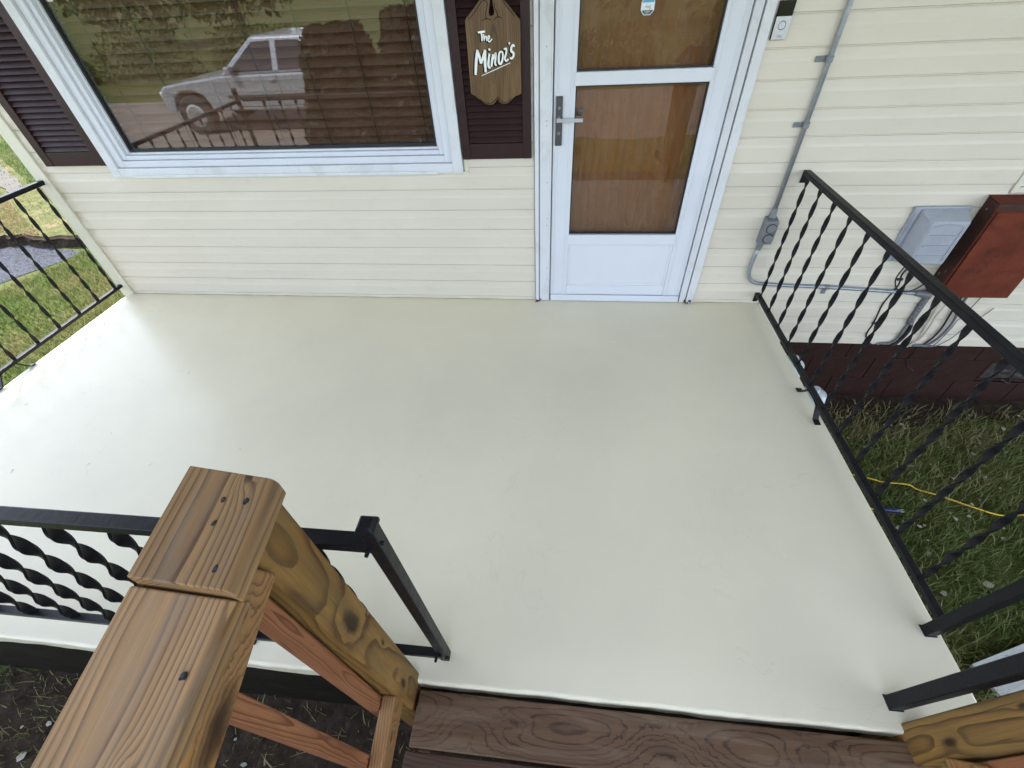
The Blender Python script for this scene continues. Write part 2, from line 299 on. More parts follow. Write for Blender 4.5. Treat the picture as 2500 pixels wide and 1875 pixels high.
# ------------------------------------------------------------------ mesh helpers
WL = {}
class MB:
    def __init__(s): s.v = []; s.f = []
    def add(s, vs, fs):
        o = len(s.v); s.v += [tuple(v) for v in vs]; s.f += [tuple(i + o for i in f) for f in fs]; return s
    def box(s, x0, x1, y0, y1, z0, z1):
        return s.add([(x, y, z) for z in (z0, z1) for y in (y0, y1) for x in (x0, x1)],
                     [(0, 2, 3, 1), (4, 5, 7, 6), (0, 1, 5, 4), (2, 6, 7, 3), (0, 4, 6, 2), (1, 3, 7, 5)])
    def hexa(s, b, t):      # two quads
        return s.add(list(b) + list(t), [(3, 2, 1, 0), (4, 5, 6, 7), (0, 1, 5, 4), (1, 2, 6, 5), (2, 3, 7, 6), (3, 0, 4, 7)])
    def prism_xz(s, pts, y0, y1):
        n = len(pts); s.add([(x, y0, z) for x, z in pts] + [(x, y1, z) for x, z in pts],
                            [tuple(range(n)), tuple(range(2 * n - 1, n - 1, -1))] + [(i, i + n, (i + 1) % n + n, (i + 1) % n) for i in range(n)])
        return s
    def tube(s, pts, r, n=8, cap=True):
        pts = [Vector(p) for p in pts]; rr = r if isinstance(r, (list, tuple)) else [r] * len(pts)
        t0 = (pts[1] - pts[0]).normalized(); up = Vector((0, 0, 1)) if abs(t0.z) < .9 else Vector((1, 0, 0))
        vs = []; nrm = (up - t0 * up.dot(t0)).normalized()
        for i, p in enumerate(pts):
            t = (pts[min(i + 1, len(pts) - 1)] - pts[max(i - 1, 0)]).normalized()
            nrm = (nrm - t * nrm.dot(t)).normalized(); b = t.cross(nrm)
            for k in range(n):
                a = 2 * math.pi * k / n; vs.append(p + (nrm * math.cos(a) + b * math.sin(a)) * rr[i])
        fs = [(i * n + k, i * n + (k + 1) % n, (i + 1) * n + (k + 1) % n, (i + 1) * n + k) for i in range(len(pts) - 1) for k in range(n)]
        if cap: fs += [tuple(range(n - 1, -1, -1)), tuple(range((len(pts) - 1) * n, len(pts) * n))]
        return s.add(vs, fs)
    def cyl(s, c, axis, r0, r1, h, n=20):
        a = Vector(axis).normalized(); return s.tube([Vector(c), Vector(c) + a * h], [r0, r1], n)
    def flatbar(s, pts, side, w, t):     # bent strap: polyline, width along 'side'
        side = Vector(side).normalized(); pts = [Vector(p) for p in pts]; vs = []
        for i, p in enumerate(pts):
            d = (pts[min(i + 1, len(pts) - 1)] - pts[max(i - 1, 0)]).normalized(); nn = side.cross(d).normalized()
            vs += [p + side * w / 2 + nn * t / 2, p - side * w / 2 + nn * t / 2, p - side * w / 2 - nn * t / 2, p + side * w / 2 - nn * t / 2]
        n = len(pts); fs = [(0, 1, 2, 3), (4 * n - 1, 4 * n - 2, 4 * n - 3, 4 * n - 4)]
        for i in range(n - 1):
            for k in range(4): fs.append((4 * i + k, 4 * i + (k + 1) % 4, 4 * i + 4 + (k + 1) % 4, 4 * i + 4 + k))
        return s.add(vs, fs)
    def mesh(s, name, m=None, bevel=0., smooth=False, seg=2, ang=30, off=(0, 0, 0)):
        me = bpy.data.meshes.new(name); o = Vector(off)
        me.from_pydata([tuple(Vector(v) - o) for v in s.v], [], s.f); me.validate()
        bm = bmesh.new(); bm.from_mesh(me); bmesh.ops.recalc_face_normals(bm, faces=bm.faces)
        if bevel:
            ed = [e for e in bm.edges if len(e.link_faces) == 2 and e.calc_face_angle(0) > R(ang)]
            bmesh.ops.bevel(bm, geom=ed, offset=bevel, segments=seg, affect='EDGES', profile=.5, clamp_overlap=True)
        bm.to_mesh(me); bm.free()
        if m is not None: me.materials.append(m)
        if smooth: 
            for p in me.polygons: p.use_smooth = True
        return me
    def build(s, name, m, parent=None, **kw):
        lo = np.min(s.v, axis=0); hi = np.max(s.v, axis=0)
        c = Vector(((lo[0] + hi[0]) / 2, (lo[1] + hi[1]) / 2, lo[2]))
        return link(name, s.mesh(name, m, off=c, **kw), parent, c)
def link(name, me, parent=None, loc=(0, 0, 0), rot=None):
    o = bpy.data.objects.new(name, me); col.objects.link(o); loc = Vector(loc); WL[o.name] = loc
    if parent is not None:
        o.parent = parent; d_ = loc - WL[parent.name]
        if parent.rotation_mode == 'QUATERNION' and parent.type == 'MESH':
            qi = parent.rotation_quaternion.inverted(); d_ = qi @ d_; rot = qi @ rot if rot is not None else qi
        o.location = d_
    else: o.location = loc
    if rot is not None: o.rotation_mode = 'QUATERNION'; o.rotation_quaternion = rot
    return o
def tag(o, label=None, cat=None, group=None, kind=None):
    for k, v in (('label', label), ('category', cat), ('group', group), ('kind', kind)):
        if v: o[k] = v
    return o
def thing(name, loc, label, cat, group=None): return tag(link(name, None, None, loc), label, cat, group)
def struct(name, mb, m): return tag(mb.build(name, m), kind='structure')
def board(name, p0, p1, side, w, t, m, parent, bevel=.004, ext=0.):
    """A sawn board from p0 to p1 (centre line), width w along 'side', thickness t; local X runs along it."""
    p0, p1 = Vector(p0), Vector(p1); X = (p1 - p0); L = X.length; X.normalize()
    Y = Vector(side); Y = (Y - X * Y.dot(X)).normalized(); Z = X.cross(Y)
    me = MB().box(-L / 2 - ext, L / 2 + ext, -w / 2, w / 2, -t / 2, t / 2).mesh(name, m, bevel=bevel, seg=3)
    q = Matrix((X, Y, Z)).transposed().to_quaternion()
    return link(name, me, parent, (p0 + p1) / 2, q)
def ribbon(mb, pts, y, w, t=.0016):
    """Brush stroke on a vertical board: rounded flat stroke in the xz plane, front at y."""
    P = [Vector((x, 0, z)) for x, z in pts]
    Q = []
    for i in range(len(P) - 1):      # Catmull-Rom
        a, b, c, d = P[max(i - 1, 0)], P[i], P[i + 1], P[min(i + 2, len(P) - 1)]
        for k in range(5):
            u = k / 5; Q.append(.5 * (2 * b + (c - a) * u + (2 * a - 5 * b + 4 * c - d) * u * u + (3 * b - a - 3 * c + d) * u ** 3))
    Q.append(P[-1]); n = len(Q); vs = []
    for i, p in enumerate(Q):
        d = (Q[min(i + 1, n - 1)] - Q[max(i - 1, 0)]).normalized(); s = Vector((-d.z, 0, d.x))
        ww = w * (.82 + .3 * math.sin(math.pi * (i + .5) / n)) / 2
        vs += [(*(p + s * ww),), (*(p - s * ww),)]
    front = [(v[0], y, v[2]) for v in vs]; back = [(v[0], y + t, v[2]) for v in vs]
    fs = []
    for i in range(n - 1):
        a, b, c, d = 2 * i, 2 * i + 1, 2 * i + 3, 2 * i + 2; o = 2 * n
        fs += [(a, b, c, d), (a + o, d + o, c + o, b + o), (a, d, d + o, a + o), (b, b + o, c + o, c)]
    fs += [(0, 2 * n, 2 * n + 1, 1), (2 * n - 2, 2 * n - 1, 4 * n - 1, 4 * n - 2)]
    mb.add(front + back, fs)

# ------------------------------------------------------------------ ground
GZ = -0.80
def patchgrid(x0, x1, y0, y1, z, nx, ny, amp=.0, fs=1.):
    mb = MB(); vs = []
    for j in range(ny + 1):
        for i in range(nx + 1):
            x = x0 + (x1 - x0) * i / nx; y = y0 + (y1 - y0) * j / ny
            vs.append((x, y, z + amp * mnoise.noise(Vector((x * fs, y * fs, 3.1)))))
    return mb.add(vs, [(j * (nx + 1) + i, j * (nx + 1) + i + 1, (j + 1) * (nx + 1) + i + 1, (j + 1) * (nx + 1) + i) for j in range(ny) for i in range(nx)])
struct('lawn', patchgrid(-260, 260, -260, 260, GZ, 40, 40), M['lawn'])
def polysheet(pts, z): return MB().add([(x, y, z) for x, y in pts], [tuple(range(len(pts)))])
def ragged(pts, amp=.05, step=.15, seed=0):
    out = []
    for i, (a, b) in enumerate(zip(pts, pts[1:] + pts[:1])):
        n = max(1, int(math.dist(a, b) / step)); n = min(n, 60)
        for k in range(n):
            u = k / n; x = a[0] + (b[0] - a[0]) * u; y = a[1] + (b[1] - a[1]) * u
            out.append((x + amp * mnoise.noise(Vector((x * 4, y * 4, seed))), y + amp * mnoise.noise(Vector((x * 4, y * 4, seed + 9.)))))
    return out
struct('gravel_path', polysheet(ragged([(-6.05, 2.12), (-6.18, 1.85), (-6.3, 1.6), (-6.45, 1.33), (-7.5, .8), (-11, -.5), (-16, -1), (-16, 2.42), (-7.3, 2.42)], .06), GZ + .006), M['gravel'])
struct('dirt_driveway', polysheet(ragged([(-40, -10.9), (-14, -11.2), (0, -11.0), (40, -11.4), (40, -7.0), (2, -6.7), (-9, -6.5), (-40, -6.6)], .25, .8), GZ + .005), M['drive'])
# upper lawn, a step up behind the gravel, with a raw soil edge
UZ = -0.665
up = MB(); NX = 150; xs = [-20 + 17.5 * i / NX for i in range(NX + 1)]
edge = [2.28 + .10 * mnoise.noise(Vector((x * 2.2, 0, 0))) + .05 * mnoise.noise(Vector((x * 9, 3, 0))) for x in xs]
rows = [[(x, e + .05 + .02 * mnoise.noise(Vector((x * 14, 1, 5))), UZ - .012 * abs(mnoise.noise(Vector((x * 11, 7, 0))))) for x, e in zip(xs, edge)]]
for dy in (.15, .5, 1.2, 2.5, 5, 10, 30): rows.append([(x, e + dy, UZ + .02 * mnoise.noise(Vector((x * .8, (e + dy) * .8, 2)))) for x, e in zip(xs, edge)])
vs = [p for r_ in rows for p in r_]; n1 = NX + 1
up.add(vs, [(j * n1 + i, j * n1 + i + 1, (j + 1) * n1 + i + 1, (j + 1) * n1 + i) for j in range(len(rows) - 1) for i in range(NX)])
struct('upper_lawn', up, M['lawn2'])
sb = MB(); prof = [(-.02, GZ - .02), (.0, GZ + .03), (.015, GZ + .07), (.01, GZ + .105), (.055, UZ - .004)]
vs = [(x + .02 * mnoise.noise(Vector((x * 12, zz * 30, 1))), e + dy + .035 * mnoise.noise(Vector((x * 8, zz * 22, 4))), zz + .015 * mnoise.noise(Vector((x * 15, zz * 9, 8)))) for dy, zz in prof for x, e in zip(xs, edge)]
sb.add(vs, [(j * n1 + i, j * n1 + i + 1, (j + 1) * n1 + i + 1, (j + 1) * n1 + i) for j in range(len(prof) - 1) for i in range(NX)])
struct('soil_bank', sb, M['soil'])
struct('side_path', polysheet(ragged([(-13, 6.7), (-9.4, 4.25), (-8.6, 3.75), (-8.5, 3.88), (-9.2, 4.40), (-13, 7.0)], .05), UZ + .012), M['concrete'])
# bare soil strip where the right lawn meets the foundation
struct('bare_soil', polysheet(ragged([(1.1, .06), (1.1, -.22), (2.2, -.30), (3.0, -.18), (4.2, -.26), (4.2, .06)], .07, .08), GZ + .006), M['soil'])
struct('bare_soil', polysheet(ragged([(-2.60, -2.1), (-2.66, -2.30), (-2.4, -2.75), (-.9, -3.0), (1.3, -3.0), (1.3, -2.1)], .08, .1), GZ + .006), M['soil'])

# grass blades ----------------------------------------------------------------
def blades(name, n, region, z, hmin, hmax, w, dryf, lean=.5, label=None):
    P = region(n); n = len(P)
    h = rng.uniform(hmin, hmax, n); a = rng.uniform(0, 2 * np.pi, n); ww = w * rng.uniform(.6, 1.3, n)
    le = rng.uniform(.15, 1., n) * lean * h; la = a + rng.uniform(-1.2, 1.2, n) + np.pi / 2
    dx, dy = np.cos(a) * ww, np.sin(a) * ww; lx, ly = np.cos(la) * le, np.sin(la) * le
    v = np.zeros((n, 5, 3)); X, Y = P[:, 0], P[:, 1]
    v[:, 0] = np.stack([X - dx, Y - dy, np.full(n, z)], 1); v[:, 1] = np.stack([X + dx, Y + dy, np.full(n, z)], 1)
    v[:, 2] = np.stack([X + dx * .7 + lx * .4, Y + dy * .7 + ly * .4, z + h * .6], 1)
    v[:, 3] = np.stack([X - dx * .7 + lx * .4, Y - dy * .7 + ly * .4, z + h * .6], 1)
    v[:, 4] = np.stack([X + lx, Y + ly, z + h], 1)
    me = bpy.data.meshes.new(name); me.vertices.add(n * 5); me.vertices.foreach_set('co', v.reshape(-1))
    idx = (np.arange(n) * 5)[:, None] + np.array([0, 1, 2, 3, 3, 2, 4])[None, :]
    me.loops.add(n * 7); me.loops.foreach_set('vertex_index', idx.reshape(-1).astype(np.int32))
    me.polygons.add(n * 2)
    st = ((np.arange(n) * 7)[:, None] + np.array([0, 4])[None, :]).reshape(-1); me.polygons.foreach_set('loop_start', st.astype(np.int32))
    me.update(calc_edges=True)
    t = me.attributes.new('tone', 'FLOAT', 'POINT'); t.data.foreach_set('value', np.repeat(rng.beta(.7, .9, n), 5).astype(np.float32))
    dv = np.array([dryf(x, y) for x, y in P]); dv = np.clip(dv + rng.normal(0, .22, n), 0, 1)
    d = me.attributes.new('dry', 'FLOAT', 'POINT'); d.data.foreach_set('value', np.repeat(dv, 5).astype(np.float32))
    me.materials.append(M['grass'])
    o = link(name, me); tag(o, kind='stuff'); return o
def rect(x0, x1, y0, y1, dens=None):
    def f(n):
        P = np.stack([rng.uniform(x0, x1, n), rng.uniform(y0, y1, n)], 1)
        if dens is not None: P = P[np.array([dens(x, y) for x, y in P]) > rng.uniform(0, 1, n)]
        return P
    return f
nz = lambda x, y, s, k=0.: mnoise.noise(Vector((x * s, y * s, k)))
def right_d(x, y):
    d = 1. if y < -.3 else max(0., (-y - .05) / .3) * .7
    return d * (.55 + .6 * max(-.5, min(.6, nz(x, y, 3.2, 1) + .25)))
dry_r = lambda x, y: .18 + .6 * max(0, nz(x, y, 2.1, 5)) + (.35 if y > -.45 else 0)
blades('lawn_grass', 72000, rect(1.26, 3.9, -2.9, -.02, right_d), GZ, .025, .085, .0030, dry_r, 1.1)
def left_d(x, y):
    if y > 2.2: return 0.
    # keep the gravel clear
    if x < -6.05 and y > .65 + (x + 8) * -.27 + .25 * nz(x, y, 2, 3) and y > -.5 and x < -6.05 - max(0, (1.9 - y)) * .35: return .02
    return .95
dry_l = lambda x, y: max(0, min(1, .06 + .9 * nz(x, y, .9, 7) + .5 * nz(x, y, 3.0, 2)))
blades('lawn_grass', 120000, rect(-9.5, -3.14, -2.2, 2.3, left_d), GZ, .025, .06, .0045, dry_l, .9)
def dry_u(x, y):
    b = .5 + 1.2 * nz(x, y, .7, 11) + .6 * nz(x, y, 2.4, 4)
    if y > 6.0: b -= 1.2
    if y < 2.6: b += .35
    return max(0, min(1, b))
blades('lawn_grass', 90000, rect(-12, -4.2, 2.35, 7.5, lambda x, y: 1 if abs((y - 4.2) + (x + 9.1) * .68) > .25 else .1), UZ, .02, .05, .006, dry_u, .9)
blades('lawn_grass', 40000, rect(-20, -8, 6.5, 14, None), UZ, .03, .06, .012, lambda x, y: max(0, .3 * nz(x, y, .5, 2)), .9)
def under_d(x, y): return .9 if x < -2.58 + .2 * nz(x, y, 3, 8) else (.55 if x < -1.5 else .2)
blades('lawn_grass', 22000, rect(-3.4, 1.4, -3.6, -2.13, under_d), GZ, .02, .07, .0028, lambda x, y: .15 if x < -2.5 else .45 + .4 * nz(x, y, 4, 3), 1.2)

# ------------------------------------------------------------------ house
house = thing('house', (0, .1, GZ), 'cream clapboard house with white storm door, picture window and dark brown shutters', 'house')
W0 = .0
wl = MB()
wl.box(-3.105, -2.56, .004, .13, -.3, 2.33); wl.box(-2.56, -.56, .004, .13, -.3, .83); wl.box(-.56, -.10, .004, .13, -.3, 2.33)
wl.box(-2.56, -.56, .004, .13, 2.02, 2.33); wl.box(-.10, .80, .004, .13, 2.12, 2.33); wl.box(.80, 2.262, .004, .13, -.3, 2.33); wl.box(2.262, 3.378, .004, .13, -.3, .73); wl.box(2.262, 3.378, .004, .13, 1.88, 2.33); wl.box(3.378, 6.0, .004, .13, -.3, 2.33)
wl.box(-3.105, 6.0, .135, 7.0, -.3, 2.33)
wl.build('wall', M['trim'], house)
# clapboards: Dutch-lap courses, each length its own board
CH = .1142; B0 = .0243
def course(x0, x1, z0, z1, full=None, proud=0.):
    full = full or CH; e = .0
    t_ = z0 + full
    pr = [(.003, z0 + .002), (-.0125 - proud, z0), (-.0155 - proud, z0 + .002), (-.0150 - proud, z0 + full * .56), (-.0122 - proud, z0 + full * .68), (-.0108 - proud, t_ - .0066), (-.0062 - proud, t_ - .0064), (-.0062 - proud, t_ - .0048), (-.0100 - proud, t_ - .0046), (-.0085 - proud, t_), (.003, t_)]
    if z1 < z0 + full - .001:
        q = []
        for (ya, za), (yb, zb) in zip(pr[1:-1], pr[2:]):
            q.append((ya, za))
            if zb > z1: q.append((ya + (yb - ya) * (z1 - za) / (zb - za), z1)); break
        pr = [pr[0]] + q + [(.003, z1)]
    n = len(pr); mb = MB()
    mb.add([(x0, y, z) for y, z in pr] + [(x1, y, z) for y, z in pr],
           [tuple(range(n - 1, -1, -1)), tuple(range(n, 2 * n))] + [(i, i + n, (i + 1) % n + n, (i + 1) % n) for i in range(n)])
    me = mb.mesh('siding_board', M['siding']); link('siding_board', me, house, (0, 0, 0))
for k in range(-3, 20):
    z0 = B0 + CH * k; z1 = z0 + CH
    L = []
    if k >= -1:
        zz = max(z0, .004)
        # left and centre of the porch wall
        if z1 <= .797 or z0 > 2.05: L += [(-3.05, -.155, zz, z1)]
        else:
            L += [(-3.05, -2.592, zz, z1), (-.523, -.155, zz, z1)]
            if z0 < .797: L += [(-2.592, -.523, zz, .797)]
        if k in (1, 2):
            s = {1: -2.32, 2: -2.327}[k]
            L = [(-3.05, s - .0011, zz, z1), (s + .0011, -.155, zz, z1)]
    xr0 = .838 if k >= 0 else 1.245
    if k == -1: L += [(.838, 1.245, .004, z1)]
    zr = max(z0, -.298)
    if z1 < .66 or z0 > 1.95: L += [(xr0, 3.7, zr, z1), (3.7, 6.0, zr, z1)]
    else:
        L += [(xr0, 2.197, zr, z1), (3.45, 6.0, zr, z1)]
        if z0 < .66: L += [(2.197, 3.45, zr, .66)]
    for i, (a, b, za, zb) in enumerate(L):
        full = CH
        if za > z0 + .0005: full = z1 - za
        course(a, b, za, zb, full, .0022 if (k in (1, 2) and i == 1) else 0.)
ct = MB().box(-3.136, -3.052, -.026, .06, -.012, 2.33); ct.build('corner_trim', M['trim'], house, bevel=.005)
def starter(x0, x1):
    n = max(6, int((x1 - x0) / .035)); mb = MB(); lo = [.0035 + .0028 * max(-.6, mnoise.noise(Vector((i * .31 + x0, 2, 0)))) for i in range(n + 1)]
    xs_ = [x0 + (x1 - x0) * i / n for i in range(n + 1)]
    vs = [(x, y, z) for x, l in zip(xs_, lo) for y, z in ((-.013, l), (-.013, .022), (0., .022), (0., l))]
    mb.add(vs, [(0, 1, 2, 3), tuple(4 * n + k for k in (3, 2, 1, 0))] + [(4 * i + k, 4 * i + (k + 1) % 4, 4 * i + 4 + (k + 1) % 4, 4 * i + 4 + k) for i in range(n) for k in range(4)])
    mb.build('starter_strip', M['trim'], house)
    MB().box(x0, x1, -.0085, -.0005, .0002, .012).build('gap_backing', M['dark'], house)
starter(-3.05, -.155); starter(.838, 1.24)
j = MB().box(-2.61, -.505, -.020, .0, .785, .801); j.box(-.527, -.505, -.020, .0, .801, 2.05); j.build('trim_channel', M['trim'], house, bevel=.003)

# picture window
def ringframe(mb, x0, x1, z0, z1, w, y0, y1, wb=None):
    wb = wb or w
    mb.box(x0, x0 + w, y0, y1, z0, z1); mb.box(x1 - w, x1, y0, y1, z0, z1)
    mb.box(x0 + w, x1 - w, y0 + .0012, y1, z0, z0 + wb); mb.box(x0 + w, x1 - w, y0 + .0012, y1, z1 - w, z1)
wx0, wx1, wz0, wz1 = -2.585, -.53, .803, 2.02
f = MB(); ringframe(f, wx0, wx1, wz0, wz1, .052, -.046, .06, .046)
win = f.build('window', M['white2'], house, bevel=.003)
f = MB(); ringframe(f, wx0 + .0535, wx1 - .0535, wz0 + .0475, wz1 - .053, .040, -.030, .06, .033); f.build('frame', M['white'], win, bevel=.003)
f = MB(); ringframe(f, wx0 + .095, wx1 - .095, wz0 + .082, wz1 - .095, .026, -.016, .06, .022); f.build('sash', M['white'], win, bevel=.003)
f = MB(); ringframe(f, wx0 + .122, wx1 - .122, wz0 + .105, wz1 - .122, .012, .004, .06, .010); f.build('bead', M['white'], win, bevel=.002)
f = MB(); ringframe(f, wx0 + .1342, wx1 - .1342, wz0 + .1155, wz1 - .1345, .010, .0155, .05, .012); f.build('gasket', M['gasket'], win)
MB().box(wx0 + .142, wx1 - .142, .026, .030, wz0 + .120, wz1 - .14).build('glass_pane', M['glass'], win)
MB().box(wx0 + .135, wx1 - .135, -.052, -.0475, wz0 - .003, wz0 + .012).build('sill_lip', M['white2'], win, bevel=.001)
nsl = 24; px0, px1 = wx0 + .105, wx1 - .105
sm = None
for i in range(nsl):
    z = .935 + .0437 * i
    if sm is None:
        mb = MB(); n = 5
        prof = [(-.008 + .016 * k / n - .004 * math.sin(math.pi * k / n), -.0205 + .041 * k / n) for k in range(n + 1)]
        pr = prof + [(a + .0028, b) for a, b in reversed(prof)]; m_ = len(pr); Lh = (px1 - px0) / 2
        mb.add([(-Lh, a, b) for a, b in pr] + [(Lh, a, b) for a, b in pr], [tuple(range(m_)), tuple(range(2 * m_ - 1, m_ - 1, -1))] + [(q, (q + 1) % m_, (q + 1) % m_ + m_, q + m_) for q in range(m_)])
        sm = mb.mesh('blind_slat', M['blind'])
    link('blind_slat', sm, win, ((px0 + px1) / 2, .088 + random.uniform(-.0012, .0012), z))
for x in (-2.35, -2.08, -1.81, -1.538, -1.268, -.998, -.730): MB().tube([(x, .070, .915), (x - .004, .070, 1.4), (x, .071, 1.98)], .0026, 6).build('ladder_cord', M['cordm'], win)
MB().box(px0, px1, .119, .123, .85, 1.99).build('dark_room_panel', M['dark'], win)  # near-black sheet stands in for the unlit room behind the blinds

# shutters
slm = {}
def shutter(x0, x1, sw):
    z0, z1 = .866, 2.06; f = MB()
    f.box(x0, x0 + sw, -.040, -.016, z0, z1); f.box(x1 - sw, x1, -.040, -.016, z0, z1)
    f.box(x0 + sw, x1 - sw, -.037, -.018, z0, z0 + .072); f.box(x0 + sw, x1 - sw, -.037, -.018, z1 - .07, z1)
    f.box(x0 + sw, x1 - sw, -.019, -.0165, z0 + .072, z1 - .07)
    s = f.build('shutter', M['shutter'], house, bevel=.0025)
    w = x1 - x0 - 2 * sw - .002
    if round(w, 3) not in slm:
        mb = MB().hexa([(-w / 2, -.0185, 0), (w / 2, -.0185, 0), (w / 2, -.001, .026), (-w / 2, -.001, .026)], [(-w / 2, -.0145, -.002), (w / 2, -.0145, -.002), (w / 2, .002, .024), (-w / 2, .002, .024)])
        slm[round(w, 3)] = mb.mesh('slat', M['shutter'])
    z = z0 + .076
    while z < z1 - .095:
        link('slat', slm[round(w, 3)], s, ((x0 + x1) / 2, -.018, z)); z += .0275
    return s
shutter(-2.978, -2.588, .050); shutter(-.522, -.166, .040)

# storm door
fr = MB()
fr.box(-.150, -.129, -.034, .0, .004, 2.12); fr.box(.793, .834, -.034, .0, .004, 2.12)
fr.box(-.125, -.063, -.024, .06, .004, 2.10); fr.box(.752, .788, -.024, .06, .004, 2.10); fr.box(-.063, .752, -.0235, .06, 2.04, 2.10)
fr.box(-.070, -.0635, -.028, -.0242, .01, 2.04); fr.box(.7525, .759, -.028, -.0242, .01, 2.04)
door = MB()
door.box(-.058, .044, -.014, .018, .045, 2.03); door.box(.645, .748, -.014, .018, .045, 2.03)
door.box(.044, .645, -.0125, .018, 1.94, 2.03); door.box(.044, .645, -.0125, .018, .045, .113)
d = door.build('door', M['white'], house, bevel=.004)
fr.build('door_frame', M['white2'], d, bevel=.003)
MB().box(-.129, -.125, -.010, .0, .004, 2.1).box(.788, .793, -.010, .0, .004, 2.1).build('caulk_gap', M['gasket'], d)
def rail(z0, z1):
    b = MB().box(.036, .653, -.0195, .010, z0, z1); b.build('rail', M['white'], d, bevel=.004)
rail(1.168, 1.221); rail(.386, .445)
MB().box(.050, .640, -.006, .004, .118, .381).build('kick_panel', M['white'], d, bevel=.002)
kk = MB(); ringframe(kk, .044, .645, .113, .386, .012, -.0105, .0, .012); kk.build('panel_bead', M['white'], d, bevel=.003)
kk = MB(); kk.box(-.040, -.032, -.0165, -.0145, .06, .90); kk.box(-.040, -.032, -.0165, -.0145, 1.15, 2.02); kk.box(.722, .730, -.0165, -.0145, .06, 2.02); kk.box(.020, .026, -.0165, -.0145, .06, 2.02); kk.box(.664, .670, -.0165, -.0145, .06, 2.02); kk.build('edge_ridge', M['white'], d, bevel=.0008)
MB().box(-.056, .746, -.024, -.0145, .004, .047).build('sweep', M['white'], d, bevel=.003)
for a, b in ((.447, 1.166), (1.223, 1.938)):
    g_ = MB(); ringframe(g_, .0445, .6445, a, b, .005, -.004, .014); g_.build('gasket', M['gasket'], d)
    MB().box(.047, .642, .004, .008, a + .003, b - .003).build('glass_pane', M['doorglass'], d)
board('inner_door', (.345, .096, .0), (.345, .096, 2.05), (1, 0, 0), .808, .042, M['innerdoor'], d, .002)
pl = MB().box(-.047, -.014, -.025, -.0145, .918, 1.131).build('latch_plate', M['pewter'], d, bevel=.003)
lv = MB().tube([(-.031, -.025, 1.040), (-.031, -.058, 1.040)], .009, 14); lv.box(-.042, .084, -.066, -.054, 1.030, 1.046); lv.build('lever_handle', M['satin'], d, bevel=.002)
MB().box(.058, .084, .014, .045, 1.042, 1.068).build('inside_handle', M['pewter'], d, bevel=.003)
MB().cyl((-.0305, -.0245, .975), (0, -1, 0), .008, .0075, .004).cyl((-.0305, -.0245, 1.083), (0, -1, 0), .008, .007, .003).build('lock_cylinder', M['castgray'], d)
hol = MB()
for x, z in ((-.093, 1.32), (-.090, 1.03), (-.090, 1.01), (-.085, .74), (-.083, .545), (-.083, .505), (-.082, .235), (-.082, .155), (.772, .22)): hol.cyl((x, -.0238, z), (0, -1, 0), .0022, .0022, .0010, 8)
hol.build('screw_hole', M['gasket'], d)

# right-hand window above the panel, and the foundation below
f = MB(); ringframe(f, 2.200, 3.44, .664, 1.94, .026, -.022, .05); w2 = f.build('window', M['trim'], house, bevel=.003)
f = MB(); ringframe(f, 2.2275, 3.413, .692, 1.915, .05, -.006, .05); f.build('frame', M['white'], w2, bevel=.003)
MB().box(2.275, 3.365, .02, .024, .74, 1.87).build('glass_pane', M['glass'], w2)
MB().box(2.27, 3.37, .10, .12, .72, 1.9).build('dark_room_panel', M['dark'], w2)  # darkness of the room behind this pane, painted as a flat panel
fd = MB().box(1.10, 6.0, .036, .25, GZ - .1, -.30).build('foundation', M['mortar'], house)
bw, bh = .3985, .186
bm_ = MB().box(-bw / 2 + .0016, bw / 2 - .0016, -.010, .014, .0011, bh - .0011).mesh('block', M['block'], bevel=.0035)
fcut = (2.85, 3.28, -.60, -.445)
for r_ in range(4):
    z = -.8084 + bh * r_ - .185 * (r_ == 0 and 0)
    zb = -.995 + bh * (r_)
for r_, z in enumerate((-.994, -.808, -.622, -.436)):
    x = 1.13 + (.2 if r_ % 2 else .0) + .02
    while x < 5.8:
        inside = (z == -.622) and (x + bw / 2 > fcut[0] - .02) and (x - bw / 2 < fcut[1] + .02)
        if z == -.436:
            if 'topm' not in slm: slm['topm'] = MB().box(-bw / 2 + .0016, bw / 2 - .0016, -.010, .014, .0011, .134).mesh('block', M['block'], bevel=.0035)
            link('block', slm['topm'], fd, (x, .022, z))
        elif not inside:
            link('block', bm_, fd, (x, .022 + random.uniform(-.0012, .0012), z))
        else:
            for a, b in ((x - bw / 2 + .0016, min(x + bw / 2 - .0016, 2.857)), (max(x - bw / 2 + .0016, 3.363), x + bw / 2 - .0016)):
                if b - a > .02: MB().box(a, b, .012, .036, z + .0011, z + bh - .0011).build('block', M['block'], fd, bevel=.0035)
        x += bw
bwv = MB(); ringframe(bwv, 2.86, 3.36, -.612, -.440, .018, .012, .05); bwn = bwv.build('basement_window', M['block'], house, bevel=.003)
nx, ny = 30, 12
bwv = MB(); bwv.add([(2.87 + .48 * i / nx, .026 + .012 * mnoise.noise(Vector((i * .35, jj * .9, 2))) , -.602 + .155 * jj / ny) for jj in range(ny + 1) for i in range(nx + 1)],
        [(jj * (nx + 1) + i, jj * (nx + 1) + i + 1, (jj + 1) * (nx + 1) + i + 1, (jj + 1) * (nx + 1) + i) for jj in range(ny) for i in range(nx)])
bwv.build('plastic_sheet', M['plastic_sheet'], bwn, smooth=True)

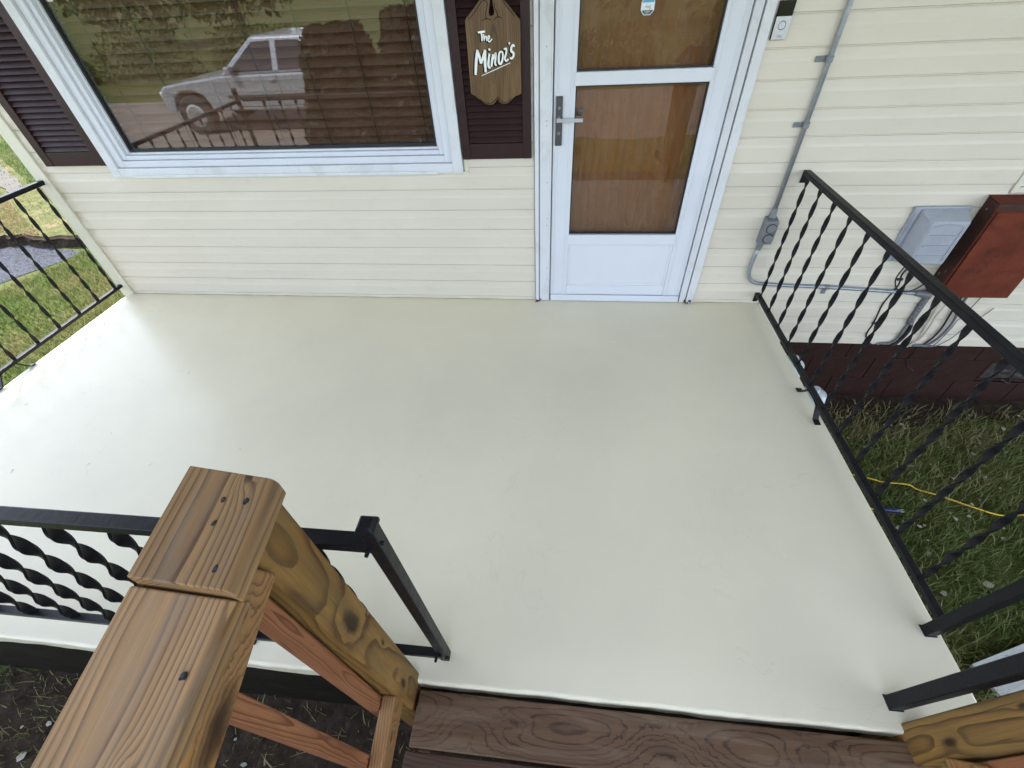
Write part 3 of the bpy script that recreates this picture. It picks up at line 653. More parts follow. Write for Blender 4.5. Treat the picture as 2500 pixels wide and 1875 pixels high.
# roof: wide eave on the left and a deep overhang over the porch (shades it, out of the frame)
ro = MB(); EL, ER, RX, RZ, EZ, YF, YB = -3.95, 6.6, 1.0, 3.75, 2.36, -2.35, 7.4
for a, b in (((EL, EZ), (RX, RZ)), ((RX, RZ), (ER, EZ))):
    ro.hexa([(a[0], YF, a[1]), (b[0], YF, b[1]), (b[0], YB, b[1]), (a[0], YB, a[1])], [(a[0], YF, a[1] + .12), (b[0], YF, b[1] + .12), (b[0], YB, b[1] + .12), (a[0], YB, a[1] + .12)])
rf = ro.build('roof', M['shingle'], house)
MB().box(EL + .02, ER - .02, YF + .02, YB - .02, 2.335, 2.355).build('soffit', M['soffit'], rf)
MB().prism_xz([(EL + .1, EZ + .01), (ER - .1, EZ + .01), (RX, RZ - .02)], YF + .05, YF + .09).build('gable', M['trim'], rf)

# ------------------------------------------------------------------ porch slab
porch = thing('porch_slab', (-.9, -1.08, GZ), 'cream painted concrete porch slab with a rounded edge in front of the door', 'porch')
X0, X1, Y0, Y1 = -3.104, 1.241, -2.155, -.001
def outline(inset, z, wob):
    a, b, c, e = X0 + inset, X1 - inset, Y0 + inset, Y1
    pts = []; fine = .0020 if inset < .012 else 0.
    def seg(p, q, n):
        for k in range(n):
            u = k / n; x = p[0] + (q[0] - p[0]) * u; y = p[1] + (q[1] - p[1]) * u
            pts.append((x + wob * mnoise.noise(Vector((x * 5, y * 5, 1))) * (1 if abs(p[0] - q[0]) < 1e-6 else 0), y + (wob * mnoise.noise(Vector((x * 5, y * 5, 6))) if (abs(p[1] - q[1]) < 1e-6 and y < -1) else 0), z + (wob * .4 * mnoise.noise(Vector((x * 7, y * 7, 3))) + fine * .7 * mnoise.noise(Vector((x * 23, y * 23, z * 40)))) * (1 if z < -.001 else 0)))
            if fine and y < -1.9: px_, py_, pz_ = pts[-1]; pts[-1] = (px_, py_ + fine * mnoise.noise(Vector((px_ * 19, 5., z * 60))), pz_)
    r = .018
    seg((a + r, c), (b - r, c), 260); seg((b - r * .3, c + r * .3), (b - r * .299, c + r * .301), 1); seg((b, c + r), (b, e), 46); seg((b, e), (a, e), 4); seg((a, e), (a, c + r), 46); seg((a + r * .3, c + r * .3), (a + r * .301, c + r * .299), 1)
    return pts
rings = [outline(.010, 0, .002), outline(.005, -.0014, .002), outline(.0015, -.005, .0025), outline(.0, -.011, .003), outline(.001, -.060, .004), outline(.006, -.074, .004), outline(.034, -.080, .002)]
nn = len(rings[0]); s_ = MB()
s_.add([p for r_ in rings for p in r_], [tuple(range(nn))] + [(j * nn + i, (j + 1) * nn + i, (j + 1) * nn + (i + 1) % nn, j * nn + (i + 1) % nn) for j in range(len(rings) - 1) for i in range(nn)])
s_.build('slab', M['slab'], porch)
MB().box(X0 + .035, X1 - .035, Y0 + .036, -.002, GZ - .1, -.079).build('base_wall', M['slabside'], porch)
for side in range(1): pass

# ------------------------------------------------------------------ wrought iron railings
H_B = (.078, .787)
def twist_mesh(L, w=.0250, t=.0066, pitch=.205, n=72, ph=0.):
    mb = MB(); cor = ((w / 2, t / 2), (-w / 2, t / 2), (-w / 2, -t / 2), (w / 2, -t / 2))
    for k in range(4):
        vs = []
        for i in range(n + 1):
            z = L * i / n; a = ph + 2 * math.pi * z / pitch; c, s = math.cos(a), math.sin(a)
            for m_ in (0, .5, 1):
                u = cor[k][0] * (1 - m_) + cor[(k + 1) % 4][0] * m_; v = cor[k][1] * (1 - m_) + cor[(k + 1) % 4][1] * m_
                vs.append((u * c - v * s, u * s + v * c, z))
        mb.add(vs, [(3 * i + q, 3 * i + q + 1, 3 * i + q + 4, 3 * i + q + 3) for i in range(n) for q in (0, 1)])
    me = bpy.data.meshes.new('baluster'); me.from_pydata(mb.v, [], mb.f); me.materials.append(M['iron'])
    for p in me.polygons: p.use_smooth = True
    return me
TW = twist_mesh(.705, .0195, .0062)
TWF = twist_mesh(.705, .0260, .0066)
def lbracket(mb, x, y, z, s):   # wall bracket: plate down the wall at the rail end
    mb.box(x - .013, x + .013, -.024, -.0165, z - .055, z + .004); mb.box(x - .011, x + .011, -.030, -.0165, z - .006, z + .006)
def foot(mb, x, ya, yb, zr, sx=0.):
    mb.flatbar([(x + sx, ya + .022, .004), (x + sx, ya - .004, .006), (x + sx * .4, ya - .05, zr - .012), (x, (ya + yb) / 2, zr - .010), (x + sx * .4, yb + .05, zr - .014), (x + sx, yb + .012, .008), (x + sx, yb - .018, .004)], (1, 0, 0), .026, .006)
def side_rail(x, y_end, ys, label, foots, posts=()):
    t = thing('porch_railing', (x, y_end / 2, 0), label, 'railing', 'black twisted iron porch railings')
    b = MB().box(x - .016, x + .016, y_end, -.022, .772, .788); b.box(x - .012, x + .012, y_end, -.022, .762, .772); b.build('top_rail', M['iron'], t, bevel=.003)
    MB().box(x - .0125, x + .0125, y_end, -.022, .062, .082).build('bottom_rail', M['iron'], t, bevel=.002)
    for i, y in enumerate(ys):
        o = link('baluster', TW, t, (x, y, .070)); o.rotation_euler.z = random.uniform(-.25, .25)
    lb = MB(); lbracket(lb, x, 0, .78, 1); lb.build('wall_bracket', M['iron'], t, bevel=.0015)
    lb = MB(); lbracket(lb, x, 0, .074, 1); lb.build('wall_bracket', M['iron'], t, bevel=.0015)
    for ya, yb, sx in foots:
        lb = MB(); foot(lb, x, ya, yb, .078, sx); lb.build('foot_bracket', M['iron'], t, bevel=.0015)
    return t
rr_ = side_rail(1.207, -1.895, [-.066 - .1525 * k for k in range(12)], 'black twisted iron railing on the right edge of the porch beside the lawn', [(-.80, -1.0, -.006)])
def post(parent, x, y, lx, ly, h=.86, s=.029, cap=True):
    a, b = Vector((x, y, .001)), Vector((x + lx, y + ly, h)); d_ = (b - a).normalized(); X = Vector((1, 0, 0)); X = (X - d_ * X.dot(d_)).normalized(); Y = d_.cross(X)
    q = lambda p, k: [p + (X * i + Y * jj) * k / 2 for i, jj in ((-1, -1), (1, -1), (1, 1), (-1, 1))]
    o = MB().hexa(q(a, s), q(b, s)).build('post', M['iron'], parent, bevel=.003)
    if cap:
        c = MB().hexa(q(b, s * 1.22), q(b + d_ * .012, s * 1.22)); c.hexa(q(b + d_ * .012, s * 1.2), q(b + d_ * .022, s * .75)); c.build('post_cap', M['iron'], parent, bevel=.002)
    return o
post(rr_, 1.203, -1.878, .045, -.015, .86, .031)
for k, (dx, dy) in enumerate(((0, 0),)):
    MB().hexa([(1.184, -1.896, .001), (1.222, -1.896, .001), (1.222, -1.86, .001), (1.184, -1.86, .001)], [(1.1865, -1.8945, .004), (1.2195, -1.8945, .004), (1.2195, -1.8615, .004), (1.1865, -1.8615, .004)]).build('base_plate', M['iron'], rr_)
lr_ = side_rail(-3.1, -2.06, [-.073 - .1535 * k for k in range(13)], 'black twisted iron railing on the left edge of the porch with sunny grass behind', [(-.81, -1.005, .004)])
post(lr_, -3.09, -2.05, 0, 0, .86)
fx, fy = -.319, -2.088
fl_ = thing('porch_railing', (-1.6, fy, 0), 'black twisted iron railing along the porch front behind the wooden stair rail', 'railing', 'black twisted iron porch railings')
b = MB().box(-3.07, fx, fy - .016, fy + .016, .785, .803); b.box(-3.07, fx, fy - .012, fy + .012, .768, .785); b.build('top_rail', M['iron'], fl_, bevel=.003)
MB().box(-3.07, fx, fy - .0125, fy + .0125, .055, .078).build('bottom_rail', M['iron'], fl_, bevel=.002)
for k in range(16):
    o = link('baluster', TWF, fl_, (-.448 - .161 * k - (.034 if k == 0 else 0), fy, .066)); o.rotation_euler.z = random.uniform(-.3, .3)
post(fl_, fx, fy + .010, -.012, -.012, .855, .029)
bo = MB()
for p, a in (((-.345, fy - .016, .79), (0, -1, 0)), ((-.322, fy - .008, .81), (1, 0, .0)), ((-.335, fy - .013, .066), (0, -1, 0)), ((-.310, fy - .006, .05), (1, 0, 0))):
    bo.cyl(p, a, .005, .004, .012, 8)
bo.build('bolt', M['iron'], fl_)
for x in (-1.05, -2.2): 
    lb = MB().flatbar([(x - .09, fy, .003), (x - .06, fy, .006), (x - .02, fy, .05), (x + .02, fy, .05), (x + .06, fy, .006), (x + .09, fy, .003)], (0, 1, 0), .026, .006); lb.build('foot_bracket', M['iron'], fl_)
rp = thing('railing_post', (.997, -2.083, 0), 'lone square black iron post on the porch front corner beside the wooden post', 'post')
post(rp, .999, -2.084, .012, -.030, .86, .035)
MB().hexa([(.979, -2.104, .001), (1.020, -2.104, .001), (1.020, -2.064, .001), (.979, -2.064, .001)], [(.981, -2.102, .004), (1.018, -2.102, .004), (1.018, -2.066, .004), (.981, -2.066, .004)]).build('base_plate', M['iron'], rp)

# ------------------------------------------------------------------ wooden steps and stair rails
st_ = thing('wooden_steps', (.32, -2.7, GZ), 'dark weathered wooden steps butted against the porch edge', 'steps')
board('tread', (-.383, -2.2395, -.031), (1.022, -2.2395, -.031), (0, 1, 0), .138, .038, M['treadwood'], st_, .004)
board('tread', (-.390, -2.386, -.034), (1.018, -2.386, -.034), (0, 1, 0), .140, .038, M['treadwood2'], st_, .004)
for k in range(1, 4):
    z = -.034 - .19 * k; y = -2.386 - .29 * k
    board('tread', (-.386, y + .146, z), (1.02, y + .146, z), (0, 1, 0), .140, .038, M['treadwood'], st_, .004)
    board('tread', (-.386, y, z), (1.02, y, z), (0, 1, 0), .140, .038, M['treadwood2'], st_, .004)
for x in (-.36, .32, .995):
    MB().hexa([(x - .019, -2.165, -.052), (x + .019, -2.165, -.052), (x + .019, -3.32, -.78), (x - .019, -3.32, -.78)][::-1], [(x - .019, -2.165, -.30), (x + .019, -2.165, -.30), (x + .019, -2.95, -.80), (x - .019, -2.95, -.80)][::-1]).build('stringer', M['treadwood2'], st_)

SL = .29
def sloped(name, x, y0, y1, z0, w, t, m, parent, slope=SL, side=(0, 0, 1), bev=.006):
    return board(name, (x, y0, z0), (x, y1, z0 + slope * (y1 - y0)), side, w, t, m, parent, bev)
hl = thing('wooden_handrail', (-.43, -2.2, GZ), 'weathered tan wooden stair rail with screwed cap boards at left of the steps', 'handrail', 'wooden stair rails')
# newel post (4x4) leaning a touch outward
def newel(parent, xb, xt, s, ztop, y0=-2.222, y1=-2.130):
    w = .089 * s
    a, b = Vector((xb - w / 2, (y0 + y1) / 2, -.78)), Vector((xt - w / 2, (y0 + y1) / 2, ztop))
    return board('newel_post', a, b, (0, 1, 0), abs(y1 - y0), .089, M['postwood'], parent, .006)
newel(hl, -.378, -.414, 1, 1.005)
cap_t = .038
def capboard(parent, TL, TR, BL, BR, m):
    TL, TR, BL, BR = map(Vector, (TL, TR, BL, BR))
    c0, c1 = (TL + TR) / 2, (BL + BR) / 2; X = (c1 - c0).normalized(); Y = ((TR - TL) + (BR - BL)).normalized(); Y = (Y - X * Y.dot(X)).normalized(); Z = X.cross(Y)
    if Z.z < 0: Y = -Y; Z = -Z
    o = (c0 + c1) / 2; loc = lambda v: Vector(((v - o).dot(X), (v - o).dot(Y), (v - o).dot(Z)))
    top = [loc(v) for v in (TL, TR, BR, BL)]; bot = [v - Vector((0, 0, cap_t)) for v in top]
    me = MB().hexa(bot, top).mesh('cap_board', m)
    bm = bmesh.new(); bm.from_mesh(me); bm.verts.ensure_lookup_table(); rx = sorted(bm.verts, key=lambda v: (v.co - loc(TR)).length)[0]; rb = sorted(bm.verts, key=lambda v: (v.co - loc(BR)).length)[0]
    big = [e for e in bm.edges if rx in e.verts and rb in e.verts]
    bmesh.ops.bevel(bm, geom=big, offset=.014, segments=6, affect='EDGES', profile=.5)
    small = [e for e in bm.edges if len(e.link_faces) == 2 and e.calc_face_angle(0) > R(50)]
    bmesh.ops.bevel(bm, geom=small, offset=.0022, segments=2, affect='EDGES', profile=.5)
    bm.to_mesh(me); bm.free()
    for p in me.polygons: p.use_smooth = False
    ob = link('cap_board', me, parent, o, Matrix((X, Y, Z)).transposed().to_quaternion())
    return ob, (X, Y, Z)
cb, fA = capboard(hl, (-.556, -2.106, 1.050), (-.406, -2.121, 1.050), (-.529, -2.274, 1.050), (-.384, -2.281, 1.050), M['capwood'])
cb2, fB = capboard(hl, (-.532, -2.2785, 1.033), (-.386, -2.2850, 1.034), (-.587, -2.78, .881), (-.439, -2.78, .881), M['capwood'])
def screw(parent, x, y, z):
    q = MB().cyl((x, y, z - .004), (0, 0, 1), .0026, .0026, .0048, 10); q.build('screw', M['screw'], parent)
    n = 11; rr = [random.uniform(.0030, .0052) for _ in range(n)]
    MB().add([(x + .8 * r_ * math.cos(6.283 * k / n), y + 1.25 * r_ * math.sin(6.283 * k / n), zz) for zz in (z - .002, z + .0005) for k, r_ in enumerate(rr)], [tuple(range(n - 1, -1, -1)), tuple(range(n, 2 * n))] + [(k, (k + 1) % n, (k + 1) % n + n, k + n) for k in range(n)]).build('screw_hole', M['dark'], parent)
for x, y in ((-.467, -2.160), (-.432, -2.160), (-.459, -2.196), (-.419, -2.256)): screw(cb, x, y, 1.0502)
screw(cb2, -.413, -2.362, 1.0125)
sloped('top_rail', -.421, -2.226, -2.78, .981, .076, .038, M['railwood'], hl, .30)
sloped('bottom_rail', -.421, -2.213, -2.85, .126, .095, .038, M['railwood'], hl, .22)
def baluster2(parent, x, y, z0, z1, m=None):
    return board('baluster', (x, y, z0), (x, y, z1), (0, 1, 0), .032, .034, m or M['redwood'], parent, .003)
for k in range(4): baluster2(hl, -.458, -2.243 - .119 * k, .05 - .03 * k, .97 - .036 * k)
hr = thing('wooden_handrail', (1.02, -2.2, GZ), 'olive brown wooden stair rail post at right of the steps', 'handrail', 'wooden stair rails')
newel(hr, .958, 1.046, -1, 1.005)
cbr, _ = capboard(hr, (1.02, -2.106, 1.050), (1.165, -2.106, 1.050), (1.02, -2.274, 1.050), (1.165, -2.274, 1.050), M['capwood'])
cbr2, _ = capboard(hr, (1.02, -2.2765, 1.044), (1.165, -2.2765, 1.044), (1.02, -2.78, .89), (1.165, -2.78, .89), M['capwood'])
sloped('top_rail', 1.06, -2.226, -2.78, .981, .076, .038, M['railwood'], hr, .30)
sloped('bottom_rail', 1.005, -2.226, -2.85, .165, .092, .038, M['railwood'], hr, .22)
for k in range(4): baluster2(hr, 1.043, -2.243 - .119 * k, .08 - .03 * k, .97 - .036 * k)

for par, x in ((hl, -.470), (hr, 1.105)):
    board('newel_post', (x, -2.815, -.80), (x, -2.815, .845), (0, 1, 0), .089, .089, M['postwood'], par, .005)

# ------------------------------------------------------------------ name sign on the right shutter
SIGN = [(-0.4425, 1.4262), (-0.4456, 1.1588), (-0.4259, 1.1475), (-0.4018, 1.1307), (-0.3837, 1.1166), (-0.3646, 1.112), (-0.3452, 1.1129), (-0.3317, 1.1207), (-0.3217, 1.1354), (-0.3124, 1.1202), (-0.2936, 1.1129), (-0.271, 1.1164), (-0.2511, 1.1321), (-0.2347, 1.1438), (-0.2077, 1.151), (-0.2049, 1.4173), (-0.2237, 1.4354), (-0.2508, 1.4644), (-0.2669, 1.4798), (-0.2776, 1.4907), (-0.2939, 1.4986), (-0.3078, 1.5013), (-0.318, 1.4965), (-0.3197, 1.484), (-0.3175, 1.4649), (-0.3139, 1.4476), (-0.318, 1.438), (-0.3278, 1.434), (-0.3367, 1.4387), (-0.3385, 1.4485), (-0.3331, 1.4655), (-0.3293, 1.4844), (-0.3292, 1.497), (-0.3386, 1.5025), (-0.3556, 1.5012), (-0.3708, 1.4903), (-0.3801, 1.4822), (-0.3991, 1.4638), (-0.4214, 1.4452)]
sg = thing('name_sign', (-.325, -.05, 1.112), 'scalloped brown wooden name sign with white script hanging on the shutter', 'sign')
SY = -.060
# local X runs along the grain (vertical)
me = MB().prism_xz([(z - 1.30, -(x + .325)) for x, z in SIGN], 0, 0).v
n_ = len(SIGN); mb = MB()
mb.add([(z - 1.30, -(x + .325), .009) for x, z in SIGN] + [(z - 1.30, -(x + .325), -.009) for x, z in SIGN], [tuple(range(n_)), tuple(range(2 * n_ - 1, n_ - 1, -1))] + [(i, (i + 1) % n_, (i + 1) % n_ + n_, i + n_) for i in range(n_)])
link('board', mb.mesh('board', M['signwood'], bevel=.002, ang=60), sg, (-.325, SY + .009, 1.30), Matrix((Vector((0, 0, 1)), Vector((-1, 0, 0)), Vector((0, -1, 0)))).transposed().to_quaternion())
SY = -.0600 
LET = [([(-0.3905, 1.3821), (-0.3587, 1.3846)], .007), ([(-0.3756, 1.3838), (-0.3736, 1.3673), (-0.375, 1.3523)], .0065),
 ([(-0.3662, 1.3762), (-0.3651, 1.3624), (-0.365, 1.3531)], .005), ([(-0.365, 1.3555), (-0.3604, 1.3657), (-0.3551, 1.3678), (-0.354, 1.3597), (-0.3541, 1.3516)], .005),
 ([(-0.3493, 1.356), (-0.3421, 1.3604), (-0.3404, 1.3673), (-0.3453, 1.3686), (-0.348, 1.3606), (-0.3467, 1.3513), (-0.3394, 1.3499), (-0.3298, 1.3588)], .005),
 ([(-0.3982, 1.3225), (-0.4074, 1.283), (-0.4158, 1.2309)], .011), ([(-0.3997, 1.3202), (-0.3916, 1.2971), (-0.3875, 1.2725)], .010), ([(-0.386, 1.2725), (-0.3738, 1.2989), (-0.3642, 1.3214)], .009), ([(-0.3642, 1.3214), (-0.3677, 1.2817), (-0.3682, 1.2396)], .011),
 ([(-0.3457, 1.3076), (-0.3515, 1.2812), (-0.3536, 1.2665), (-0.3504, 1.2565), (-0.3449, 1.2601)], .009), ([(-0.3428, 1.3254), (-0.3464, 1.3184)], .008),
 ([(-0.3293, 1.3047), (-0.3357, 1.2807), (-0.3403, 1.2599)], .009), ([(-0.3351, 1.2807), (-0.322, 1.302), (-0.3171, 1.3067), (-0.32, 1.2875), (-0.3227, 1.2705), (-0.3171, 1.2629)], .008),
 ([(-0.2911, 1.313), (-0.3004, 1.3085), (-0.3053, 1.2894), (-0.3043, 1.2723), (-0.2968, 1.2697), (-0.2883, 1.284), (-0.2857, 1.3032), (-0.2905, 1.3141)], .008),
 ([(-0.2803, 1.3197), (-0.2696, 1.3229), (-0.2704, 1.3075), (-0.2775, 1.2885), (-0.272, 1.2786), (-0.261, 1.2856)], .007), ([(-0.2531, 1.3446), (-0.257, 1.3366)], .006),
 ([(-0.2337, 1.3276), (-0.2379, 1.3336), (-0.2456, 1.328), (-0.2477, 1.3139), (-0.239, 1.3065), (-0.2379, 1.2969), (-0.2458, 1.2875), (-0.2548, 1.289)], .0085),
 ([(-0.388, 1.2275), (-0.3449, 1.2414), (-0.3038, 1.2551), (-0.2541, 1.2712)], .0026)]
w_ = MB(); k_ = MB()
for i, (pts, w) in enumerate(LET):
    ribbon(w_, pts, SY - .0018 - .00003 * i, w, .0008)
    if w > .003: ribbon(k_, [(x - .0058, z - .0030) for x, z in pts], SY - .0009 - .00003 * i, w * 1.15, .0006)
w_.build('lettering', M['letter'], sg); k_.build('shadow_lettering', M['letterblack'], sg)
g2 = MB()
for i, pts in enumerate(([(-0.4249, 1.4267), (-0.3945, 1.4528), (-0.3629, 1.4836), (-0.35, 1.4842), (-0.3413, 1.4764), (-0.3449, 1.4617), (-0.3522, 1.4425), (-0.3523, 1.425)], [(-0.3686, 1.4212), (-0.3536, 1.4262), (-0.3421, 1.4257), (-0.3323, 1.421)], [(-0.3164, 1.4204), (-0.3072, 1.4288), (-0.2927, 1.4304), (-0.2843, 1.4257)], [(-0.3123, 1.4774), (-0.3107, 1.4603), (-0.3019, 1.4428), (-0.3013, 1.4297)], [(-0.2781, 1.4823), (-0.2541, 1.456), (-0.2268, 1.429)], [(-0.4046, 1.1348), (-0.3801, 1.1206), (-0.3544, 1.1186), (-0.3343, 1.1289), (-0.3213, 1.1421), (-0.3087, 1.1283), (-0.2932, 1.1197), (-0.2705, 1.1246), (-0.254, 1.1376)])):
    ribbon(g2, pts, SY - .0006 - .00003 * i, .0024, .0005)
g2.build('carved_line', M['letterblack'], sg)

# ------------------------------------------------------------------ doorbell, sticker
db = thing('doorbell', (.876, -.02, 1.31), 'slim video doorbell with black upper half and silver lower half', 'doorbell')
MB().box(.846, .908, -.028, -.014, 1.308, 1.436).build('body', M['black_gloss'], db, bevel=.004)
MB().box(.8475, .9065, -.0315, -.0282, 1.3095, 1.3865).build('faceplate', M['satin'], db, bevel=.001)
MB().box(.8475, .9065, -.0312, -.0282, 1.388, 1.4345).build('camera_window', M['black_gloss'], db, bevel=.001)
cr = MB(); q = [(.877 + .0142 * math.cos(a), -.0322, 1.357 + .0142 * math.sin(a)) for a in np.linspace(0, 2 * math.pi, 33)]; cr.tube(q, .0017, 8, False); cr.build('button_ring', M['galv'], db)
def text(name, s, size, loc, m, parent):
    cu = bpy.data.curves.new(name, 'FONT'); cu.body = s; cu.size = size; cu.align_x = 'CENTER'; cu.extrude = .0002
    o = bpy.data.objects.new(name, cu); me = None
    col.objects.link(o); dg = bpy.context.evaluated_depsgraph_get(); me = bpy.data.meshes.new_from_object(o.evaluated_get(dg)); bpy.data.objects.remove(o)
    me.materials.append(m); return link(name, me, parent, loc, Matrix.Rotation(R(90), 3, 'X').to_quaternion())
text('logo', 'ring', .014, (.877, -.0319, 1.318), M['gray_print'], db)
sk = thing('security_sticker', (.327, .002, 1.408), 'small octagonal blue, white and charcoal sticker on the storm door glass', 'sticker')
oc = [(.314, 1.408), (.341, 1.408), (.355, 1.4235), (.355, 1.4515), (.341, 1.467), (.314, 1.467), (.300, 1.4515), (.300, 1.4235)]
MB().prism_xz(oc, .0028, .0036).build('border', M['sticker_white'], sk)
MB().prism_xz([(.3155, 1.4105), (.3395, 1.4105), (.3515, 1.4240), (.3035, 1.4240)], .0020, .0026).build('lower_band', M['sticker_dark'], sk)
MB().prism_xz([(.3025, 1.4490), (.3525, 1.4490), (.3525, 1.4510), (.3400, 1.4650), (.3150, 1.4650), (.3025, 1.4510)], .0020, .0026).build('upper_band', M['sticker_blue'], sk)
text('logo', 'ring', .0165, (.3275, .0022, 1.4305), M['gray_print'], sk)
MB().box(.316, .339, .0012, .0016, 1.4185, 1.4200).box(.319, .336, .0012, .0016, 1.4145, 1.4158).build('fine_print', M['sticker_white'], sk)

# ------------------------------------------------------------------ conduit with outlet box
cn = thing('electrical_conduit', (1.12, -.03, .1), 'grey conduit pipe with a cast outlet box fixed to the siding by the right railing', 'conduit')
MB().tube([(1.108, -.030, 2.33), (1.112, -.030, 1.426), (1.121, -.030, .60)], .0105, 14).build('pipe', M['galv'], cn, smooth=True)
MB().tube([(1.110, -.030, .385), (1.106, -.030, .329), (1.103, -.030, .273), (1.106, -.030, .225), (1.118, -.030, .190), (1.140, -.030, .164), (1.175, -.030, .149), (1.32, -.030, .139), (1.572, -.030, .130), (1.824, -.030, .114), (2.058, -.030, .098), (2.10, -.032, .096)], .0105, 14).build('pipe', M['galv'], cn, smooth=True)
bx = MB().hexa([(1.087, -.070, .415), (1.150, -.070, .415), (1.150, -.014, .405), (1.087, -.014, .405)], [(1.087, -.070, .545), (1.150, -.070, .545), (1.150, -.014, .555), (1.087, -.014, .555)]).build('outlet_box', M['castgray'], cn, bevel=.006)
MB().box(1.089, 1.148, -.0755, -.0702, .417, .543).build('cover_plate', M['castgray'], bx, bevel=.003)
lid = MB()
for z in (.452, .508): lid.cyl((1.1185, -.0752, z), (0, -1, 0), .024, .022, .008, 20)
lid.build('outlet_lid', M['castgray'], bx, bevel=.001)
lr2 = MB()
for z in (.452, .508): lr2.tube([(1.1185 + .0245 * math.cos(a), -.0775, z + .0245 * math.sin(a)) for a in np.linspace(0, 2 * math.pi, 25)], .0022, 6, False)
lr2.build('gasket', M['gasket'], bx)
MB().box(1.139, 1.146, -.083, -.0757, .44, .52).build('hinge', M['castgray'], bx, bevel=.002)
MB().cyl((1.1205, -.030, .553), (0, 0, 1), .019, .016, .020).cyl((1.1205, -.030, .573), (0, 0, 1), .0165, .0125, .028).build('coupling', M['castgray'], cn)
MB().cyl((1.111, -.030, .408), (0, 0, -1), .019, .0165, .018).cyl((1.111, -.030, .390), (0, 0, -1), .0165, .0125, .025).build('coupling', M['castgray'], cn)
MB().cyl((2.075, -.031, .097), (1, 0, -.06), .014, .021, .03).cyl((2.105, -.031, .0955), (1, 0, -.06), .021, .026, .05).build('end_fitting', M['castgray'], cn)
def strap(x, z, rot):
    s = MB()
    if rot == 0: s.box(x - .052, x - .012, -.022, -.018, z - .010, z + .012); s.tube([(x, -.030, z - .011), (x, -.030, z + .013)], .0145, 14); s.cyl((x - .034, -.022, z), (0, -1, 0), .005, .004, .003, 8)
    else: s.box(x - .011, x + .013, -.022, -.018, z - .050, z - .010); s.tube([(x - .011, -.030, z), (x + .013, -.030, z)], .0145, 14)
    s.build('pipe_strap', M['castgray'], cn, bevel=.001)
strap(1.113, 1.236, 0); strap(1.118, .986, 0); strap(1.575, .130, 1); strap(1.109, 1.75, 0)

# ------------------------------------------------------------------ utility boxes and cables on the right wall
tb = thing('telephone_box', (1.93, -.06, .30), 'weathered grey plastic telephone box with a ribbed cover on the siding', 'utility box')
MB().box(1.806, 2.072, -.034, -.012, .300, .604).build('back_plate', M['telegray'], tb, bevel=.006)
cvr = MB().hexa([(1.832, -.034, .304), (2.056, -.034, .304), (2.056, -.034, .598), (1.832, -.034, .598)], [(1.868, -.112, .322), (2.044, -.112, .322), (2.044, -.112, .556), (1.868, -.112, .556)]).build('cover', M['telegray'], tb, bevel=.010, seg=3)
MB().box(1.812, 1.822, -.040, -.0345, .33, .57).build('hinge', M['telegray'], tb, bevel=.002)
for z in (.372, .428, .484):
    MB().box(1.885, 2.018, -.1185, -.1115, z, z + .0060).build('rib', M['telegray'], tb, bevel=.001)
MB().flatbar([(1.885, -.114, .532), (1.91, -.1145, .542), (1.952, -.1145, .547), (1.994, -.1145, .542), (2.018, -.114, .532)], (0, 1, 0), .005, .004).build('rib', M['telegray'], tb)
MB().box(2.020, 2.024, -.1160, -.1115, .345, .535).build('rib', M['telegray'], tb)
ep = thing('meter_panel', (2.3, -.07, .12), 'tall rust red steel electrical panel with a scratched side darkened as in shade', 'electrical panel')
MB().hexa([(2.118, -.118, .124), (2.488, -.118, .124), (2.488, -.014, .124), (2.118, -.014, .124)], [(2.118, -.100, .640), (2.488, -.100, .640), (2.488, -.014, .652), (2.118, -.014, .652)]).build('cabinet', M['shadepaint'], ep, bevel=.006)  # cabinet coloured dark for the shade on its side; front and top stay rust
MB().hexa([(2.126, -.124, .130), (2.480, -.124, .130), (2.480, -.1185, .130), (2.126, -.1185, .130)], [(2.126, -.116, .60), (2.480, -.116, .60), (2.480, -.102, .61), (2.126, -.102, .61)]).build('door', M['rust'], ep, bevel=.003)
MB().hexa([(2.118, -.0995, .6405), (2.488, -.0995, .6405), (2.488, -.014, .6525), (2.118, -.014, .6525)], [(2.112, -.112, .645), (2.494, -.112, .645), (2.494, -.013, .657), (2.112, -.013, .657)]).build('top_cover', M['rust'], ep, bevel=.002)
MB().box(2.1135, 2.1172, -.116, -.108, .13, .63).build('edge_strip', M['rust'], ep)
scr = MB()
for x, y, z, a, b in ((2.1165, -.06, .205, .016, .004), (2.1165, -.045, .236, .006, .012), (2.1165, -.072, .262, .003, .014), (2.1165, -.05, .182, .012, .006), (2.1165, -.08, .172, .018, .003), (2.1165, -.055, .60, .008, .006), (2.1165, -.04, .385, .002, .012)):
    scr.add([(x - .0006, y + a * random.uniform(.6, 1.1) * math.cos(t), z + b * random.uniform(.6, 1.1) * math.sin(t)) for t in np.linspace(0, 2 * math.pi, 10)[:-1]], [tuple(range(9))])
scr.build('scratch', M['mortar'], ep)
def cable(name, pts, r, m, label, cat='cable', y=-.026, group=None):
    P = [Vector((x, y, z)) for x, z in pts]; Q = []
    for i in range(len(P) - 1):
        a, b, c, dd = P[max(i - 1, 0)], P[i], P[i + 1], P[min(i + 2, len(P) - 1)]
        for k in range(4):
            u = k / 4; Q.append(.5 * (2 * b + (c - a) * u + (2 * a - 5 * b + 4 * c - dd) * u * u + (3 * b - a - 3 * c + dd) * u ** 3))
    Q.append(P[-1])
    o = MB().tube(Q, r, 8).build(name, m, None, smooth=True); return tag(o, label, cat, group)
